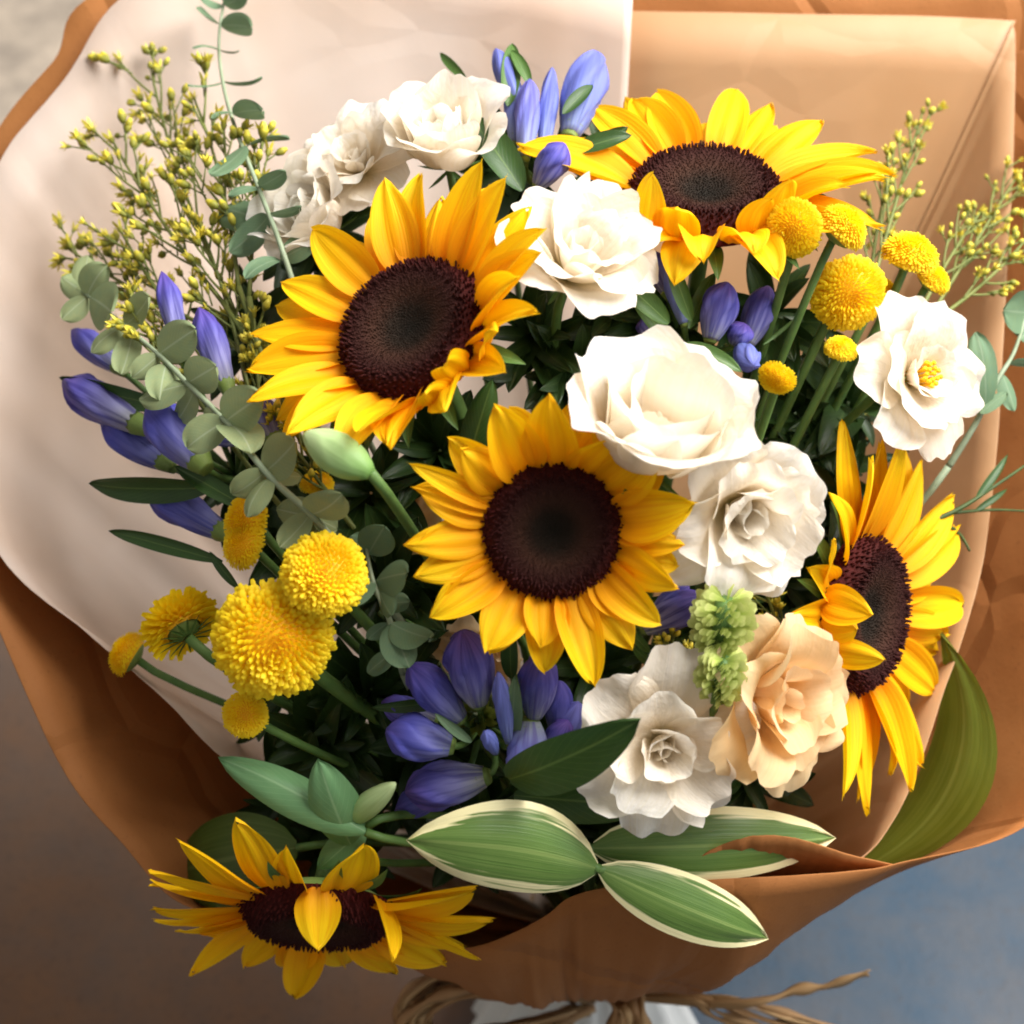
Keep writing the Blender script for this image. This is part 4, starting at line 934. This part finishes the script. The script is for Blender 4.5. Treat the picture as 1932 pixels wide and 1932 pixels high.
for i in range(22):     # loops to the left
    jx, jy, jw = rr.uniform(-30, 30), rr.uniform(-26, 26), rr.uniform(-.015, .015)
    strand([KN + Vector((rr.uniform(-.006, .006), 0, rr.uniform(-.006, .006))), at(940 + jx, 1850 + jy, -.165 + jw), at(830 + jx * 0.7, 1868 + jy, -.165 + jw), at(775 + jx, 1925 + jy, -.175 + jw), at(830 + jx, 1990 + jy, -.185 + jw), at(970 + jx, 1965 + jy, -.185 + jw), KN + Vector((rr.uniform(-.006, .006), -.004, -.008))], 0.0042, i)
for i in range(7):      # strands over the knot
    strand([KN + Vector((0.01 * i - .03, .012, .004)), at(1150 + 10 * i, 1893 + rr.uniform(-6, 6), -.17), at(1150 + 12 * i, 1965, -.175), at(1140 + 16 * i, 2060, -.19)], 0.0042, 30 + i)
for i in range(9):      # tails to the right
    jy = rr.uniform(-16, 16)
    strand([KN, at(1290 + 6 * i, 1880 + jy * 0.4, -.185), at(1350 + 12 * i, 1905 + jy, -.185), at(1440 + 14 * i, 1935 + jy, -.19), at(1540 + 20 * i, 1990 + jy, -.20)], 0.0028, 50 + i)
strand([KN, at(1400, 1890, -.17), at(1500, 1868, -.165), at(1570, 1858, -.16), at(1642, 1830, -.155)], 0.0036, 71)
strand([KN, at(1400, 1893, -.172), at(1500, 1872, -.167), at(1560, 1864, -.162), at(1638, 1836, -.157)], 0.003, 72)
for i in range(9):      # turns round the neck
    pts = [TIE + Vector((math.cos(a / 12 * 2 * math.pi) * 0.034, math.sin(a / 12 * 2 * math.pi) * 0.034, -0.012 + 0.004 * i - 0.008)) for a in range(13)]
    strand(pts, 0.003, 80 + i)
V, F, UV = [], [], []; n = 72
for j in range(9):
    t_ = j / 8
    for i in range(n):
        a = 2 * math.pi * i / n; r_ = 0.029 + 0.045 * t_ ** 0.8 + (0.002 + 0.012 * t_) * math.sin(i * 1.05 + 2) * math.sin(a * 5 + 1)
        V.append((TIE.x + r_ * math.cos(a), TIE.y + r_ * math.sin(a), TIE.z - 0.012 - 0.145 * t_ + 0.004 * math.sin(a * 7))); UV.append((i / n, t_))
for j in range(8):
    for i in range(n): F.append((j * n + i, (j + 1) * n + i, (j + 1) * n + (i + 1) % n, j * n + (i + 1) % n))
tis = obj('tissue_skirt', mesh('tissue_skirt', V, F, UV), TISSUE)
tag(tis, 'crumpled white tissue flaring out round the stems below the bow', 'tissue paper')
